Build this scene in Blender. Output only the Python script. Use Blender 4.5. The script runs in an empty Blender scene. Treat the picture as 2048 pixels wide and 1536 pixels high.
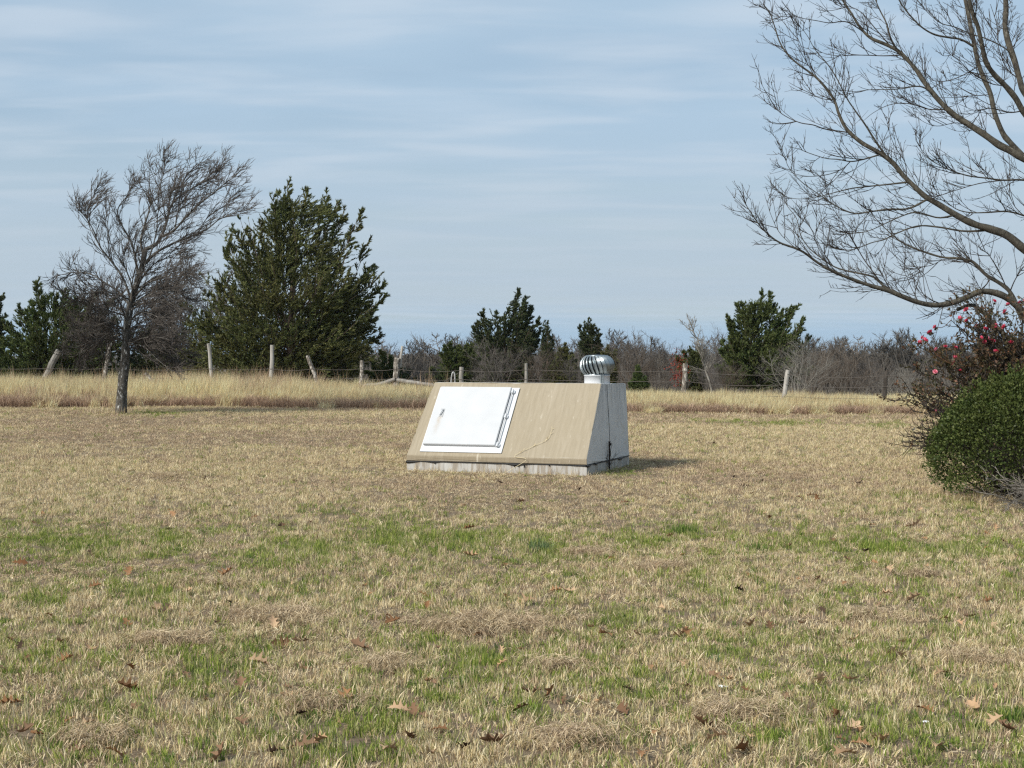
import bpy, bmesh, math, random
import numpy as np
from mathutils import Vector, Matrix

random.seed(7)
RNG = np.random.default_rng(7)
scene = bpy.context.scene
R = math.radians

# ------------------------------------------------------------------ camera
F_PX = 3076.0            # focal length in pixels of the 2048 x 1536 photograph
CAM_H = 1.6
PITCH = math.atan(56.0 / F_PX)
cam_d = bpy.data.cameras.new('camera')
cam = bpy.data.objects.new('camera', cam_d)
scene.collection.objects.link(cam)
cam_d.sensor_width = 36.0
cam_d.lens = 36.0 * F_PX / 2048.0
cam_d.clip_start = 0.1
cam_d.clip_end = 20000
cam.location = (0, 0, CAM_H)
cam.rotation_euler = (math.pi / 2 - PITCH, 0, 0)
scene.camera = cam

# ------------------------------------------------------------------ sun and sky
SUN_EL = R(37)
SUN_B = R(40)            # how far behind the camera, from due left
to_sun = Vector((-math.cos(SUN_B) * math.cos(SUN_EL), -math.sin(SUN_B) * math.cos(SUN_EL), math.sin(SUN_EL)))
sun_d = bpy.data.lights.new('sun', 'SUN')
sun_d.energy = 3.6
sun_d.angle = R(14.0)
sun_d.color = (1.0, 0.95, 0.87)
sun = bpy.data.objects.new('sun', sun_d)
sun.rotation_euler = (-to_sun).to_track_quat('-Z', 'Y').to_euler()
sun.location = (-20, -15, 30)
scene.collection.objects.link(sun)

world = bpy.data.worlds.new('World')
scene.world = world
world.use_nodes = True
wn, wl = world.node_tree.nodes, world.node_tree.links
wn.clear()
def N(tree, typ, **kw):
    n = tree.nodes.new(typ)
    for k, v in kw.items():
        setattr(n, k, v)
    return n
wt = world.node_tree
w_out = N(wt, 'ShaderNodeOutputWorld')
w_bg = N(wt, 'ShaderNodeBackground')
w_bg.inputs['Strength'].default_value = 0.074
w_sky = N(wt, 'ShaderNodeTexSky', sky_type='NISHITA')
w_sky.sun_disc = False
w_sky.sun_elevation = SUN_EL
w_sky.sun_rotation = math.atan2(to_sun.x, to_sun.y) % (2 * math.pi)
w_sky.air_density = 1.0
w_sky.dust_density = 0.6
w_sky.ozone_density = 1.2
tc = N(wt, 'ShaderNodeTexCoord')
sep = N(wt, 'ShaderNodeSeparateXYZ')
wl.new(tc.outputs['Generated'], sep.inputs[0])
def wmath(op, a, b=None, clamp=False):
    m = N(wt, 'ShaderNodeMath', operation=op)
    m.use_clamp = clamp
    for i, v in enumerate((a, b)):
        if v is None:
            continue
        if isinstance(v, (int, float)):
            m.inputs[i].default_value = v
        else:
            wl.new(v, m.inputs[i])
    return m.outputs[0]
# clouds lie on a flat layer: direction divided by its height above the horizon
zc = wmath('ADD', wmath('MAXIMUM', sep.outputs['Z'], 0.0), 0.06)
cx = wmath('DIVIDE', sep.outputs['X'], zc)
cy = wmath('DIVIDE', sep.outputs['Y'], zc)
comb = N(wt, 'ShaderNodeCombineXYZ')
wl.new(cx, comb.inputs[0]); wl.new(cy, comb.inputs[1])
def wnoise(scale, sx, sy, detail, dist, off):
    mp = N(wt, 'ShaderNodeMapping')
    mp.inputs['Scale'].default_value = (sx, sy, 1)
    mp.inputs['Location'].default_value = (off, off * 0.7, 0)
    mp.inputs['Rotation'].default_value = (0, 0, 0.05)
    wl.new(comb.outputs[0], mp.inputs[0])
    nz = N(wt, 'ShaderNodeTexNoise')
    nz.inputs['Scale'].default_value = scale
    nz.inputs['Detail'].default_value = detail
    nz.inputs['Roughness'].default_value = 0.45
    nz.inputs['Distortion'].default_value = dist
    wl.new(mp.outputs[0], nz.inputs['Vector'])
    return nz.outputs['Fac']
def wramp(fac, stops):
    r = N(wt, 'ShaderNodeValToRGB')
    r.color_ramp.interpolation = 'EASE'
    e = r.color_ramp.elements
    while len(e) < len(stops):
        e.new(0.5)
    for i, (p, c) in enumerate(stops):
        e[i].position = p
        e[i].color = (c, c, c, 1) if isinstance(c, (int, float)) else (*c, 1)
    wl.new(fac, r.inputs[0])
    return r.outputs['Color']
n_big = wnoise(1.0, 0.75, 1.1, 5, 0.5, 3.1)
n_fine = wnoise(1.5, 1.0, 2.0, 4, 0.25, 8.3)
veil = wramp(n_big, [(0.30, 0.62), (0.68, 0.97)])
puff = wramp(n_fine, [(0.38, 0.0), (0.74, 1.0)])
# veil colour: blue-grey stratus, paler in its thick parts
mixv = N(wt, 'ShaderNodeMix', data_type='RGBA')
mixv.inputs['A'].default_value = (0, 0, 0, 1)
skyscale = N(wt, 'ShaderNodeMix', data_type='RGBA', blend_type='MIX')
wl.new(veil, skyscale.inputs['Factor'])
wl.new(w_sky.outputs['Color'], skyscale.inputs['A'])
skyscale.inputs['B'].default_value = (4.25, 5.72, 7.2, 1)
mixp = N(wt, 'ShaderNodeMix', data_type='RGBA', blend_type='MIX')
puff_s = wmath('MULTIPLY', puff, 0.58)
wl.new(puff_s, mixp.inputs['Factor'])
wl.new(skyscale.outputs['Result'], mixp.inputs['A'])
mixp.inputs['B'].default_value = (6.0, 6.9, 7.9, 1)
# low down the layers run together into one pale milky veil, clear blue right at the horizon
hz = wramp(sep.outputs['Z'], [(0.0, 0.25), (0.020, 0.35), (0.040, 0.85), (0.17, 0.0)])
mixh = N(wt, 'ShaderNodeMix', data_type='RGBA', blend_type='MIX')
wl.new(hz, mixh.inputs['Factor'])
wl.new(mixp.outputs['Result'], mixh.inputs['A'])
mixh.inputs['B'].default_value = (4.7, 5.65, 6.5, 1)
low = wramp(sep.outputs['Z'], [(0.012, 0.8), (0.030, 0.0)])
mixl = N(wt, 'ShaderNodeMix', data_type='RGBA', blend_type='MIX')
wl.new(low, mixl.inputs['Factor'])
wl.new(mixh.outputs['Result'], mixl.inputs['A'])
mixl.inputs['B'].default_value = (3.7, 5.3, 6.9, 1)
wl.new(mixl.outputs['Result'], w_bg.inputs['Color'])
wl.new(w_bg.outputs[0], w_out.inputs[0])

vs = scene.view_settings
vs.view_transform = 'Standard'
vs.look = 'None'
vs.exposure = 0.48
vs.gamma = 1.0
vs.use_curve_mapping = False
scene.render.engine = 'CYCLES'
scene.cycles.max_bounces = 6
scene.cycles.diffuse_bounces = 3
scene.cycles.glossy_bounces = 2
scene.cycles.transmission_bounces = 3
scene.cycles.volume_bounces = 0
scene.cycles.transparent_max_bounces = 4
scene.cycles.use_denoising = False
scene.cycles.pixel_filter_type = 'BLACKMAN_HARRIS'
scene.cycles.filter_width = 1.3

# ------------------------------------------------------------------ photograph pixel -> place
CP, SP = math.cos(PITCH), math.sin(PITCH)
def ray(px, py):
    a, b = (px - 1024.0) / F_PX, (768.0 - py) / F_PX
    return np.array((a, CP + b * SP, -SP + b * CP))
def at(px, py, Y):
    d = ray(px, py)
    return np.array((0, 0, CAM_H)) + d * (Y / d[1])
def ground_y(py):
    return CAM_H * F_PX / (py - 712.0)

# ------------------------------------------------------------------ numpy noise and ground height
def vnoise(x, y, seed=0):
    x = np.asarray(x, float); y = np.asarray(y, float)
    xi, yi = np.floor(x).astype(np.int64), np.floor(y).astype(np.int64)
    xf, yf = x - xi, y - yi
    def h(a, b):
        n = (a * 374761393 + b * 668265263 + seed * 1442695041) & 0x7fffffff
        n = ((n ^ (n >> 13)) * 1274126177) & 0x7fffffff
        return ((n ^ (n >> 16)) & 0xffff) / 65535.0
    u, v = xf * xf * (3 - 2 * xf), yf * yf * (3 - 2 * yf)
    return (h(xi, yi) * (1 - u) + h(xi + 1, yi) * u) * (1 - v) + (h(xi, yi + 1) * (1 - u) + h(xi + 1, yi + 1) * u) * v
def fbm(x, y, seed=0, o=3):
    s, a, t = 0, 1.0, 0
    for i in range(o):
        s = s + a * vnoise(np.asarray(x) * 2 ** i, np.asarray(y) * 2 ** i, seed + i)
        t += a
        a *= 0.5
    return s / t
def sstep(a, b, x):
    t = np.clip((np.asarray(x, float) - a) / (b - a), 0, 1)
    return t * t * (3 - 2 * t)
def gh(x, y):
    x = np.asarray(x, float); y = np.asarray(y, float)
    lawn = (fbm(x * 0.5, y * 0.35, 11) - 0.5) * 0.06 * sstep(2, 8, y)
    z = lawn - 6.0 * sstep(60, 150, y) + 6.6 * sstep(350, 1500, y) + 3.0 * sstep(3000, 5200, y) * (0.6 + 0.6 * vnoise(x * 0.0009, y * 0, 5))
    return z
def ghf(x, y):
    return float(gh(x, y))

# ------------------------------------------------------------------ mesh helpers
def new_mesh(name, verts, quads=None, tris=None, mats=(), smooth=False):
    me = bpy.data.meshes.new(name)
    verts = np.asarray(verts, np.float32).reshape(-1, 3)
    nq = 0 if quads is None else len(quads)
    nt = 0 if tris is None else len(tris)
    me.vertices.add(len(verts))
    me.vertices.foreach_set('co', verts.ravel())
    idx = []
    if nq: idx.append(np.asarray(quads, np.int32).ravel())
    if nt: idx.append(np.asarray(tris, np.int32).ravel())
    idx = np.concatenate(idx)
    me.loops.add(len(idx))
    me.loops.foreach_set('vertex_index', idx)
    me.polygons.add(nq + nt)
    st = np.concatenate([np.arange(nq) * 4, nq * 4 + np.arange(nt) * 3]).astype(np.int32)
    me.polygons.foreach_set('loop_start', st)
    me.polygons.foreach_set('use_smooth', np.full(nq + nt, smooth))
    me.update(calc_edges=True)
    me.validate()
    for m in mats:
        me.materials.append(m)
    return me
def link(name, data, parent=None, loc=None):
    o = bpy.data.objects.new(name, data)
    scene.collection.objects.link(o)
    if parent is not None:
        o.parent = parent
        if name in ('twigs', 'foliage', 'shoots', 'leaves', 'branches', 'boughs', 'stems'):
            o['kind'] = 'stuff'
    if loc is not None:
        o.location = loc
    return o
def tag(o, label, cat, group=None, kind=None):
    o['label'] = label
    o['category'] = cat
    if group: o['group'] = group
    if kind: o['kind'] = kind
    return o
def thing(name, label, cat, loc=(0, 0, 0), group=None, rz=0):
    o = link(name, None, None, loc)
    o.rotation_euler = (0, 0, rz)
    o.empty_display_size = 0.2
    return tag(o, label, cat, group)
def copy_tree(o, parent=None):
    c = o.copy()
    scene.collection.objects.link(c)
    c.parent = parent
    for ch in [k for k in o.children]:
        copy_tree(ch, c)
    return c
def norm(v):
    return v / np.maximum(np.linalg.norm(v, axis=-1, keepdims=True), 1e-9)
class Geo:
    """collects vertices, quads and triangles"""
    def __init__(s):
        s.v, s.q, s.t, s.n = [], [], [], 0
    def add(s, v, q=None, t=None):
        v = np.asarray(v, float).reshape(-1, 3)
        if q is not None and len(q): s.q.append(np.asarray(q) + s.n)
        if t is not None and len(t): s.t.append(np.asarray(t) + s.n)
        s.v.append(v); s.n += len(v)
    def tubes(s, P, rad, sides, cap=False):
        """P (N,K,3), rad (N,K): N tapering tubes"""
        P = np.asarray(P, float); rad = np.asarray(rad, float)
        n, k, _ = P.shape
        if n == 0: return
        T = np.gradient(P, axis=1); T = norm(T)
        mean = norm(P[:, -1] - P[:, 0])
        ref = np.where(np.abs(mean[:, 1:2]) < 0.75, np.array([[0.0, 1.0, 0.02]]), np.array([[0.02, 0.0, 1.0]]))
        A = norm(np.cross(T, ref[:, None, :])); B = np.cross(T, A)
        ang = np.arange(sides) * 2 * math.pi / sides
        V = P[:, :, None, :] + rad[:, :, None, None] * (np.cos(ang)[None, None, :, None] * A[:, :, None, :] + np.sin(ang)[None, None, :, None] * B[:, :, None, :])
        base = (np.arange(n) * k * sides)[:, None, None] + (np.arange(k - 1) * sides)[None, :, None]
        j = np.arange(sides)[None, None, :]; j2 = (np.arange(sides) + 1) % sides
        q = np.stack([base + j, base + j2[None, None, :], base + sides + j2[None, None, :], base + sides + j], -1).reshape(-1, 4)
        t = []
        if cap:
            for i in range(n):
                e = i * k * sides
                f = e + (k - 1) * sides
                for a in range(1, sides - 1):
                    t.append((e, e + a + 1, e + a)); t.append((f, f + a, f + a + 1))
        s.add(V.reshape(-1, 3), q, t if t else None)
    def box(s, c, size, M=None):
        x, y, z = np.array(size) / 2
        v = np.array([(-x, -y, -z), (x, -y, -z), (x, y, -z), (-x, y, -z), (-x, -y, z), (x, -y, z), (x, y, z), (-x, y, z)])
        if M is not None: v = v @ np.asarray(M).T
        s.add(v + np.asarray(c), [(0, 3, 2, 1), (4, 5, 6, 7), (0, 1, 5, 4), (1, 2, 6, 5), (2, 3, 7, 6), (3, 0, 4, 7)])
    def mesh(s, name, mats=(), smooth=False):
        return new_mesh(name, np.concatenate(s.v), np.concatenate(s.q) if s.q else None, np.concatenate(s.t) if s.t else None, mats, smooth)
def catmull(pts, n):
    pts = np.asarray(pts, float)
    P = np.vstack([2 * pts[0] - pts[1], pts, 2 * pts[-1] - pts[-2]])
    seg = np.linspace(0, len(pts) - 1, n)
    i = np.minimum(seg.astype(int), len(pts) - 2); u = (seg - i)[:, None]
    a, b, c, d = P[i], P[i + 1], P[i + 2], P[i + 3]
    return 0.5 * (2 * b + (c - a) * u + (2 * a - 5 * b + 4 * c - d) * u ** 2 + (3 * b - a - 3 * c + d) * u ** 3)
def grow(start, dirs, length, k, bias, bias_amt, wig, rng):
    """N shoots of k points each, turning towards bias"""
    n = len(start)
    P = np.zeros((n, k, 3)); P[:, 0] = start
    d = norm(np.asarray(dirs, float))
    step = (np.asarray(length) / (k - 1))[:, None]
    b = np.broadcast_to(np.asarray(bias, float), (n, 3))
    for i in range(1, k):
        P[:, i] = P[:, i - 1] + d * step
        d = norm(d + b * bias_amt + rng.normal(0, wig, (n, 3)))
    return P
def spawn(P, per, t0, t1, ang, rng, ang_sd=0.15, up=0.0):
    """side shoots along polylines P (N,K,3) -> start, dir, index of the parent, t"""
    n, k, _ = P.shape
    idx = np.repeat(np.arange(n), per)
    t = rng.uniform(t0, t1, len(idx))
    f = t * (k - 1); i = np.minimum(f.astype(int), k - 2); u = (f - i)[:, None]
    st = P[idx, i] * (1 - u) + P[idx, i + 1] * u
    T = norm(P[idx, i + 1] - P[idx, i])
    rv = norm(rng.normal(0, 1, (len(idx), 3)) + np.array((0, 0, up)))
    perp = norm(rv - T * np.sum(rv * T, 1, keepdims=True))
    a = rng.normal(ang, ang_sd, len(idx))[:, None]
    return st, T * np.cos(a) + perp * np.sin(a), idx, t
def diamonds(geo, C, D, L, W, rng, flat=None):
    """leaf-sized diamond faces at C along D"""
    n = len(C)
    if n == 0: return
    rv = norm(rng.normal(0, 1, (n, 3)))
    if flat is not None: rv = norm(rv * (1 - flat) + np.array((0, 0, 1.0)) * flat)
    D = norm(D); S = norm(np.cross(D, rv))
    L = np.broadcast_to(L, (n,))[:, None]; W = np.broadcast_to(W, (n,))[:, None]
    V = np.stack([C, C + D * L * 0.45 + S * W * 0.5, C + D * L, C + D * L * 0.45 - S * W * 0.5], 1).reshape(-1, 3)
    q = (np.arange(n) * 4)[:, None] + np.arange(4)[None]
    geo.add(V, q)

def slivers(geo, C, D, L, W, rng):
    """narrow pointed scale-leaf sprigs, one triangle each"""
    n = len(C)
    if n == 0: return
    D = norm(D); S = norm(np.cross(D, rng.normal(0, 1, (n, 3))))
    L = np.broadcast_to(L, (n,))[:, None]; W = np.broadcast_to(W, (n,))[:, None]
    V = np.stack([C - S * W * 0.5, C + S * W * 0.5, C + D * L], 1).reshape(-1, 3)
    geo.add(V, None, (np.arange(n) * 3)[:, None] + np.arange(3)[None])

# ------------------------------------------------------------------ materials
def mat_new(name):
    m = bpy.data.materials.new(name)
    m.use_nodes = True
    t = m.node_tree
    t.nodes.clear()
    out = N(t, 'ShaderNodeOutputMaterial')
    return m, t, out
def ramp(t, fac, stops, interp='LINEAR'):
    r = N(t, 'ShaderNodeValToRGB')
    r.color_ramp.interpolation = interp
    e = r.color_ramp.elements
    while len(e) < len(stops):
        e.new(0.5)
    for i, (p, c) in enumerate(stops):
        e[i].position = p
        e[i].color = (c, c, c, 1) if isinstance(c, (int, float)) else (*c, 1)
    if fac is not None: t.links.new(fac, r.inputs[0])
    return r.outputs['Color']
def noise(t, vec, scale, detail=4, rough=0.55, dist=0.0, scl=None, loc=None):
    if scl is not None or loc is not None:
        mp = N(t, 'ShaderNodeMapping')
        if scl is not None: mp.inputs['Scale'].default_value = scl
        if loc is not None: mp.inputs['Location'].default_value = loc
        t.links.new(vec, mp.inputs[0]); vec = mp.outputs[0]
    n = N(t, 'ShaderNodeTexNoise')
    n.inputs['Scale'].default_value = scale
    n.inputs['Detail'].default_value = detail
    n.inputs['Roughness'].default_value = rough
    n.inputs['Distortion'].default_value = dist
    t.links.new(vec, n.inputs['Vector'])
    return n.outputs['Fac']
def mixc(t, fac, a, b, blend='MIX'):
    m = N(t, 'ShaderNodeMix', data_type='RGBA', blend_type=blend)
    for sock, v in (('Factor', fac), ('A', a), ('B', b)):
        s = m.inputs[sock]
        if isinstance(v, (int, float)): s.default_value = v
        elif isinstance(v, tuple): s.default_value = (*v, 1)
        else: t.links.new(v, s)
    return m.outputs['Result']
def mth(t, op, a, b=None, clamp=False):
    m = N(t, 'ShaderNodeMath', operation=op); m.use_clamp = clamp
    for i, v in enumerate((a, b)):
        if v is None: continue
        if isinstance(v, (int, float)): m.inputs[i].default_value = v
        else: t.links.new(v, m.inputs[i])
    return m.outputs[0]
def objco(t):
    return N(t, 'ShaderNodeTexCoord').outputs['Object']
def worldpos(t):
    return N(t, 'ShaderNodeNewGeometry').outputs['Position']
def principled(t, out, col, rough=0.8, metal=0.0, bump=None, bstr=0.3, bdist=0.01, spec=0.3):
    b = N(t, 'ShaderNodeBsdfPrincipled')
    if isinstance(col, tuple): b.inputs['Base Color'].default_value = (*col, 1)
    else: t.links.new(col, b.inputs['Base Color'])
    if isinstance(rough, (int, float)): b.inputs['Roughness'].default_value = rough
    else: t.links.new(rough, b.inputs['Roughness'])
    b.inputs['Metallic'].default_value = metal
    b.inputs['Specular IOR Level'].default_value = spec
    if bump is not None:
        bp = N(t, 'ShaderNodeBump')
        bp.inputs['Strength'].default_value = bstr
        bp.inputs['Distance'].default_value = bdist
        t.links.new(bump, bp.inputs['Height'])
        t.links.new(bp.outputs[0], b.inputs['Normal'])
    t.links.new(b.outputs[0], out.inputs[0])
    return b
def island_random(t):
    g = N(t, 'ShaderNodeNewGeometry').outputs['Random Per Island']
    o = N(t, 'ShaderNodeObjectInfo').outputs['Random']
    return mth(t, 'FRACT', mth(t, 'ADD', g, mth(t, 'MULTIPLY', o, 7.31)))
def leafy(name, stops, transl=0.25, patch=None, patch_scale=0.6, gloss=0.0):
    """foliage: each leaf a colour of its own, drifting with slow patches"""
    m, t, out = mat_new(name)
    c = ramp(t, island_random(t), stops)
    if patch:
        f = ramp(t, noise(t, worldpos(t), patch_scale, 3), [(0.38, 0.0), (0.66, 1.0)])
        c = mixc(t, mth(t, 'MULTIPLY', f, patch[1]), c, patch[0])
    d = N(t, 'ShaderNodeBsdfDiffuse'); t.links.new(c, d.inputs[0])
    tr = N(t, 'ShaderNodeBsdfTranslucent'); t.links.new(c, tr.inputs[0])
    mx = N(t, 'ShaderNodeMixShader'); mx.inputs[0].default_value = transl
    t.links.new(d.outputs[0], mx.inputs[1]); t.links.new(tr.outputs[0], mx.inputs[2])
    res = mx.outputs[0]
    if gloss:
        g = N(t, 'ShaderNodeBsdfGlossy'); g.inputs['Roughness'].default_value = 0.42
        m2 = N(t, 'ShaderNodeMixShader'); m2.inputs[0].default_value = gloss
        t.links.new(res, m2.inputs[1]); t.links.new(g.outputs[0], m2.inputs[2]); res = m2.outputs[0]
    t.links.new(res, out.inputs[0])
    return m
def bark(name, dark, mid, pale, scale=6.0, pale_amt=0.5):
    m, t, out = mat_new(name)
    p = worldpos(t)
    n1 = noise(t, p, scale, 6, 0.65, 0.3)
    n2 = noise(t, p, scale * 3.2, 4, 0.7, 0, (1, 1, 0.35))
    c = ramp(t, n1, [(0.30, dark), (0.62, mid)])
    spots = ramp(t, n2, [(0.56, 0.0), (0.68, 1.0)])
    c = mixc(t, mth(t, 'MULTIPLY', spots, pale_amt), c, pale)
    principled(t, out, c, 0.9, 0, n2, 0.8, 0.02, 0.15)
    return m

def m_plain(name, stops, scale, rough=0.8, metal=0.0, bstr=0.2, scl=None, bdist=0.005, spec=0.3):
    m, t, out = mat_new(name)
    n = noise(t, objco(t), scale, 5, 0.6, 0.1, scl)
    principled(t, out, ramp(t, n, stops), rough, metal, n, bstr, bdist, spec)
    return m

M = {}
M['bark_ash'] = bark('bark_ash', (0.034, 0.030, 0.024), (0.098, 0.088, 0.068), (0.27, 0.25, 0.20), 8, 0.55)
M['twig_ash'] = bark('twig_ash', (0.028, 0.023, 0.020), (0.062, 0.052, 0.044), (0.11, 0.10, 0.085), 9, 0.3)
M['bark_elm'] = bark('bark_elm', (0.03, 0.027, 0.022), (0.11, 0.10, 0.085), (0.62, 0.62, 0.59), 6, 0.95)
M['twig_elm'] = bark('twig_elm', (0.045, 0.038, 0.033), (0.088, 0.077, 0.067), (0.17, 0.158, 0.14), 7, 0.35)
M['twig_grey'] = bark('twig_grey', (0.075, 0.066, 0.060), (0.132, 0.119, 0.106), (0.220, 0.207, 0.185), 1.2, 0.4)
M['twig_brown'] = bark('twig_brown', (0.066, 0.051, 0.040), (0.123, 0.099, 0.077), (0.185, 0.167, 0.136), 1.2, 0.4)
M['twig_pale'] = bark('twig_pale', (0.14, 0.128, 0.11), (0.24, 0.225, 0.195), (0.36, 0.345, 0.31), 2, 0.4)
M['twig_wood'] = bark('twig_wood', (0.057, 0.051, 0.043), (0.102, 0.092, 0.079), (0.164, 0.152, 0.131), 0.25, 0.4)
M['twig_wood2'] = bark('twig_wood2', (0.066, 0.054, 0.043), (0.119, 0.100, 0.080), (0.180, 0.160, 0.131), 0.25, 0.4)
M['twig_dead'] = bark('twig_dead', (0.15, 0.132, 0.11), (0.26, 0.237, 0.205), (0.38, 0.355, 0.315), 4, 0.4)
M['cedar_bark'] = bark('cedar_bark', (0.05, 0.036, 0.027), (0.12, 0.09, 0.07), (0.2, 0.17, 0.14), 5, 0.3)
M['cedar_olive'] = leafy('cedar_olive', [(0, (0.046, 0.062, 0.024)), (0.5, (0.100, 0.121, 0.046)), (1, (0.182, 0.192, 0.078))], 0.18, ((0.169, 0.132, 0.054), 0.35), 0.9)
M['cedar_dark'] = leafy('cedar_dark', [(0, (0.030, 0.043, 0.021)), (0.6, (0.065, 0.085, 0.040)), (1, (0.119, 0.135, 0.062))], 0.15, ((0.106, 0.094, 0.044), 0.25), 0.8)
M['cedar_green'] = leafy('cedar_green', [(0, (0.038, 0.059, 0.022)), (0.5, (0.081, 0.116, 0.041)), (1, (0.155, 0.182, 0.070))], 0.18, ((0.142, 0.135, 0.051), 0.35), 0.8)
M['boxwood'] = leafy('boxwood', [(0, (0.026, 0.042, 0.012)), (0.55, (0.060, 0.085, 0.023)), (1, (0.135, 0.158, 0.052))], 0.15, ((0.075, 0.080, 0.022), 0.45), 2.2, 0.01)
M['camellia_leaf'] = leafy('camellia_leaf', [(0, (0.036, 0.043, 0.022)), (0.45, (0.074, 0.070, 0.031)), (0.8, (0.138, 0.079, 0.043)), (1, (0.180, 0.090, 0.054))], 0.2, ((0.120, 0.066, 0.042), 0.4), 2.0, 0.02)
M['petal'] = leafy('petal', [(0, (0.42, 0.025, 0.06)), (0.6, (0.62, 0.06, 0.115)), (1, (0.72, 0.20, 0.26))], 0.25)
M['petal_pale'] = leafy('petal_pale', [(0, (0.75, 0.12, 0.2)), (1, (0.85, 0.42, 0.48))], 0.25)
M['red_leaf'] = leafy('red_leaf', [(0, (0.16, 0.035, 0.025)), (1, (0.30, 0.07, 0.05))], 0.2)
M['straw'] = leafy('straw', [(0, (0.36, 0.265, 0.13)), (0.5, (0.66, 0.53, 0.30)), (1, (0.88, 0.78, 0.54))], 0.25)
M['straw_brown'] = leafy('straw_brown', [(0, (0.215, 0.148, 0.092)), (0.5, (0.41, 0.305, 0.20)), (1, (0.66, 0.52, 0.36))], 0.2)
M['thatch'] = leafy('thatch', [(0, (0.24, 0.172, 0.095)), (0.5, (0.46, 0.355, 0.215)), (1, (0.70, 0.575, 0.385))], 0.15)
M['green_blade'] = leafy('green_blade', [(0, (0.125, 0.18, 0.030)), (0.55, (0.23, 0.29, 0.062)), (1, (0.42, 0.41, 0.13))], 0.3)
M['olive_blade'] = leafy('olive_blade', [(0, (0.242, 0.237, 0.094)), (0.5, (0.363, 0.352, 0.154)), (1, (0.528, 0.484, 0.253))], 0.25)
M['dark_blade'] = leafy('dark_blade', [(0, (0.07, 0.125, 0.028)), (0.6, (0.13, 0.195, 0.046)), (1, (0.23, 0.27, 0.085))], 0.3)
M['blue_blade'] = leafy('blue_blade', [(0, (0.085, 0.135, 0.065)), (0.6, (0.15, 0.205, 0.095)), (1, (0.25, 0.29, 0.14))], 0.3)
M['tall_straw'] = leafy('tall_straw', [(0, (0.493, 0.389, 0.209)), (0.5, (0.747, 0.613, 0.359)), (1, (0.850, 0.850, 0.553))], 0.3, ((0.448, 0.329, 0.194), 0.35), 0.25)
M['russet_grass'] = leafy('russet_grass', [(0, (0.255, 0.173, 0.120)), (0.5, (0.390, 0.270, 0.188)), (1, (0.570, 0.420, 0.300))], 0.2)
M['weed_brown'] = leafy('weed_brown', [(0, (0.280, 0.196, 0.133)), (1, (0.518, 0.378, 0.252))], 0.2)
M['oak_rust'] = leafy('oak_rust', [(0, (0.19, 0.095, 0.045)), (1, (0.34, 0.19, 0.10))], 0.1)
M['oak_tan'] = leafy('oak_tan', [(0, (0.38, 0.24, 0.135)), (1, (0.55, 0.38, 0.24))], 0.1)
M['oak_brown'] = leafy('oak_brown', [(0, (0.15, 0.085, 0.05)), (1, (0.25, 0.155, 0.095))], 0.1)
M['oak_dark'] = leafy('oak_dark', [(0, (0.05, 0.033, 0.024)), (1, (0.09, 0.06, 0.042))], 0.1)
M['scrap'] = m_plain('scrap', [(0.3, (0.70, 0.72, 0.76)), (0.7, (0.85, 0.86, 0.88))], 30, 0.5)
M['post_grey'] = m_plain('post_grey', [(0.3, (0.13, 0.12, 0.105)), (0.7, (0.32, 0.30, 0.27))], 9, 0.9, 0, 0.7, (1, 1, 0.12), 0.01)
M['post_pale'] = m_plain('post_pale', [(0.3, (0.22, 0.20, 0.175)), (0.7, (0.46, 0.44, 0.40))], 9, 0.9, 0, 0.7, (1, 1, 0.12), 0.01)
M['post_dark'] = m_plain('post_dark', [(0.3, (0.03, 0.026, 0.022)), (0.7, (0.09, 0.075, 0.062))], 9, 0.9, 0, 0.7, (1, 1, 0.12), 0.01)
M['post_lichen'] = m_plain('post_lichen', [(0.40, (0.10, 0.085, 0.07)), (0.52, (0.21, 0.185, 0.155)), (0.60, (0.50, 0.47, 0.42))], 14, 0.9, 0, 0.8, (1, 1, 0.45), 0.015)
M['wire'] = m_plain('wire', [(0.3, (0.07, 0.06, 0.055)), (0.7, (0.15, 0.13, 0.11))], 20, 0.6, 0.4)
M['pipe'] = m_plain('pipe', [(0.3, (0.30, 0.30, 0.30)), (0.7, (0.48, 0.48, 0.47))], 12, 0.5, 0.3)
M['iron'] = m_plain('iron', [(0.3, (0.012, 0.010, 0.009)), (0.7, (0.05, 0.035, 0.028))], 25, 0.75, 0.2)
M['mastic'] = m_plain('mastic', [(0.3, (0.008, 0.008, 0.008)), (0.7, (0.028, 0.027, 0.026))], 30, 0.55, 0, 0.6)

# ground: thatch and soil under the lawn, dull pasture and winter woods beyond the fence
m, t, out = mat_new('soil')
p = worldpos(t)
n1 = noise(t, p, 9.0, 6, 0.7); n2 = noise(t, p, 0.5, 3); n3 = noise(t, p, 60, 3, 0.7)
near_c = mixc(t, n2, ramp(t, n1, [(0.3, (0.085, 0.062, 0.04)), (0.7, (0.24, 0.18, 0.12))]), ramp(t, n3, [(0.3, (0.10, 0.075, 0.05)), (0.75, (0.28, 0.215, 0.145))]))
far_c = ramp(t, noise(t, p, 0.05, 5, 0.7), [(0.35, (0.095, 0.085, 0.072)), (0.65, (0.15, 0.135, 0.11))])
sp = N(t, 'ShaderNodeSeparateXYZ'); t.links.new(p, sp.inputs[0])
fm = mth(t, 'MULTIPLY', mth(t, 'SUBTRACT', sp.outputs[1], 70), 0.03, True)
principled(t, out, mixc(t, fm, near_c, far_c), 0.95, 0, n1, 0.6, 0.03, 0.1)
M['soil'] = m
M['field'] = m_plain('field', [(0.3, (0.38, 0.31, 0.21)), (0.7, (0.50, 0.42, 0.30))], 0.02, 0.95)

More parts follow.
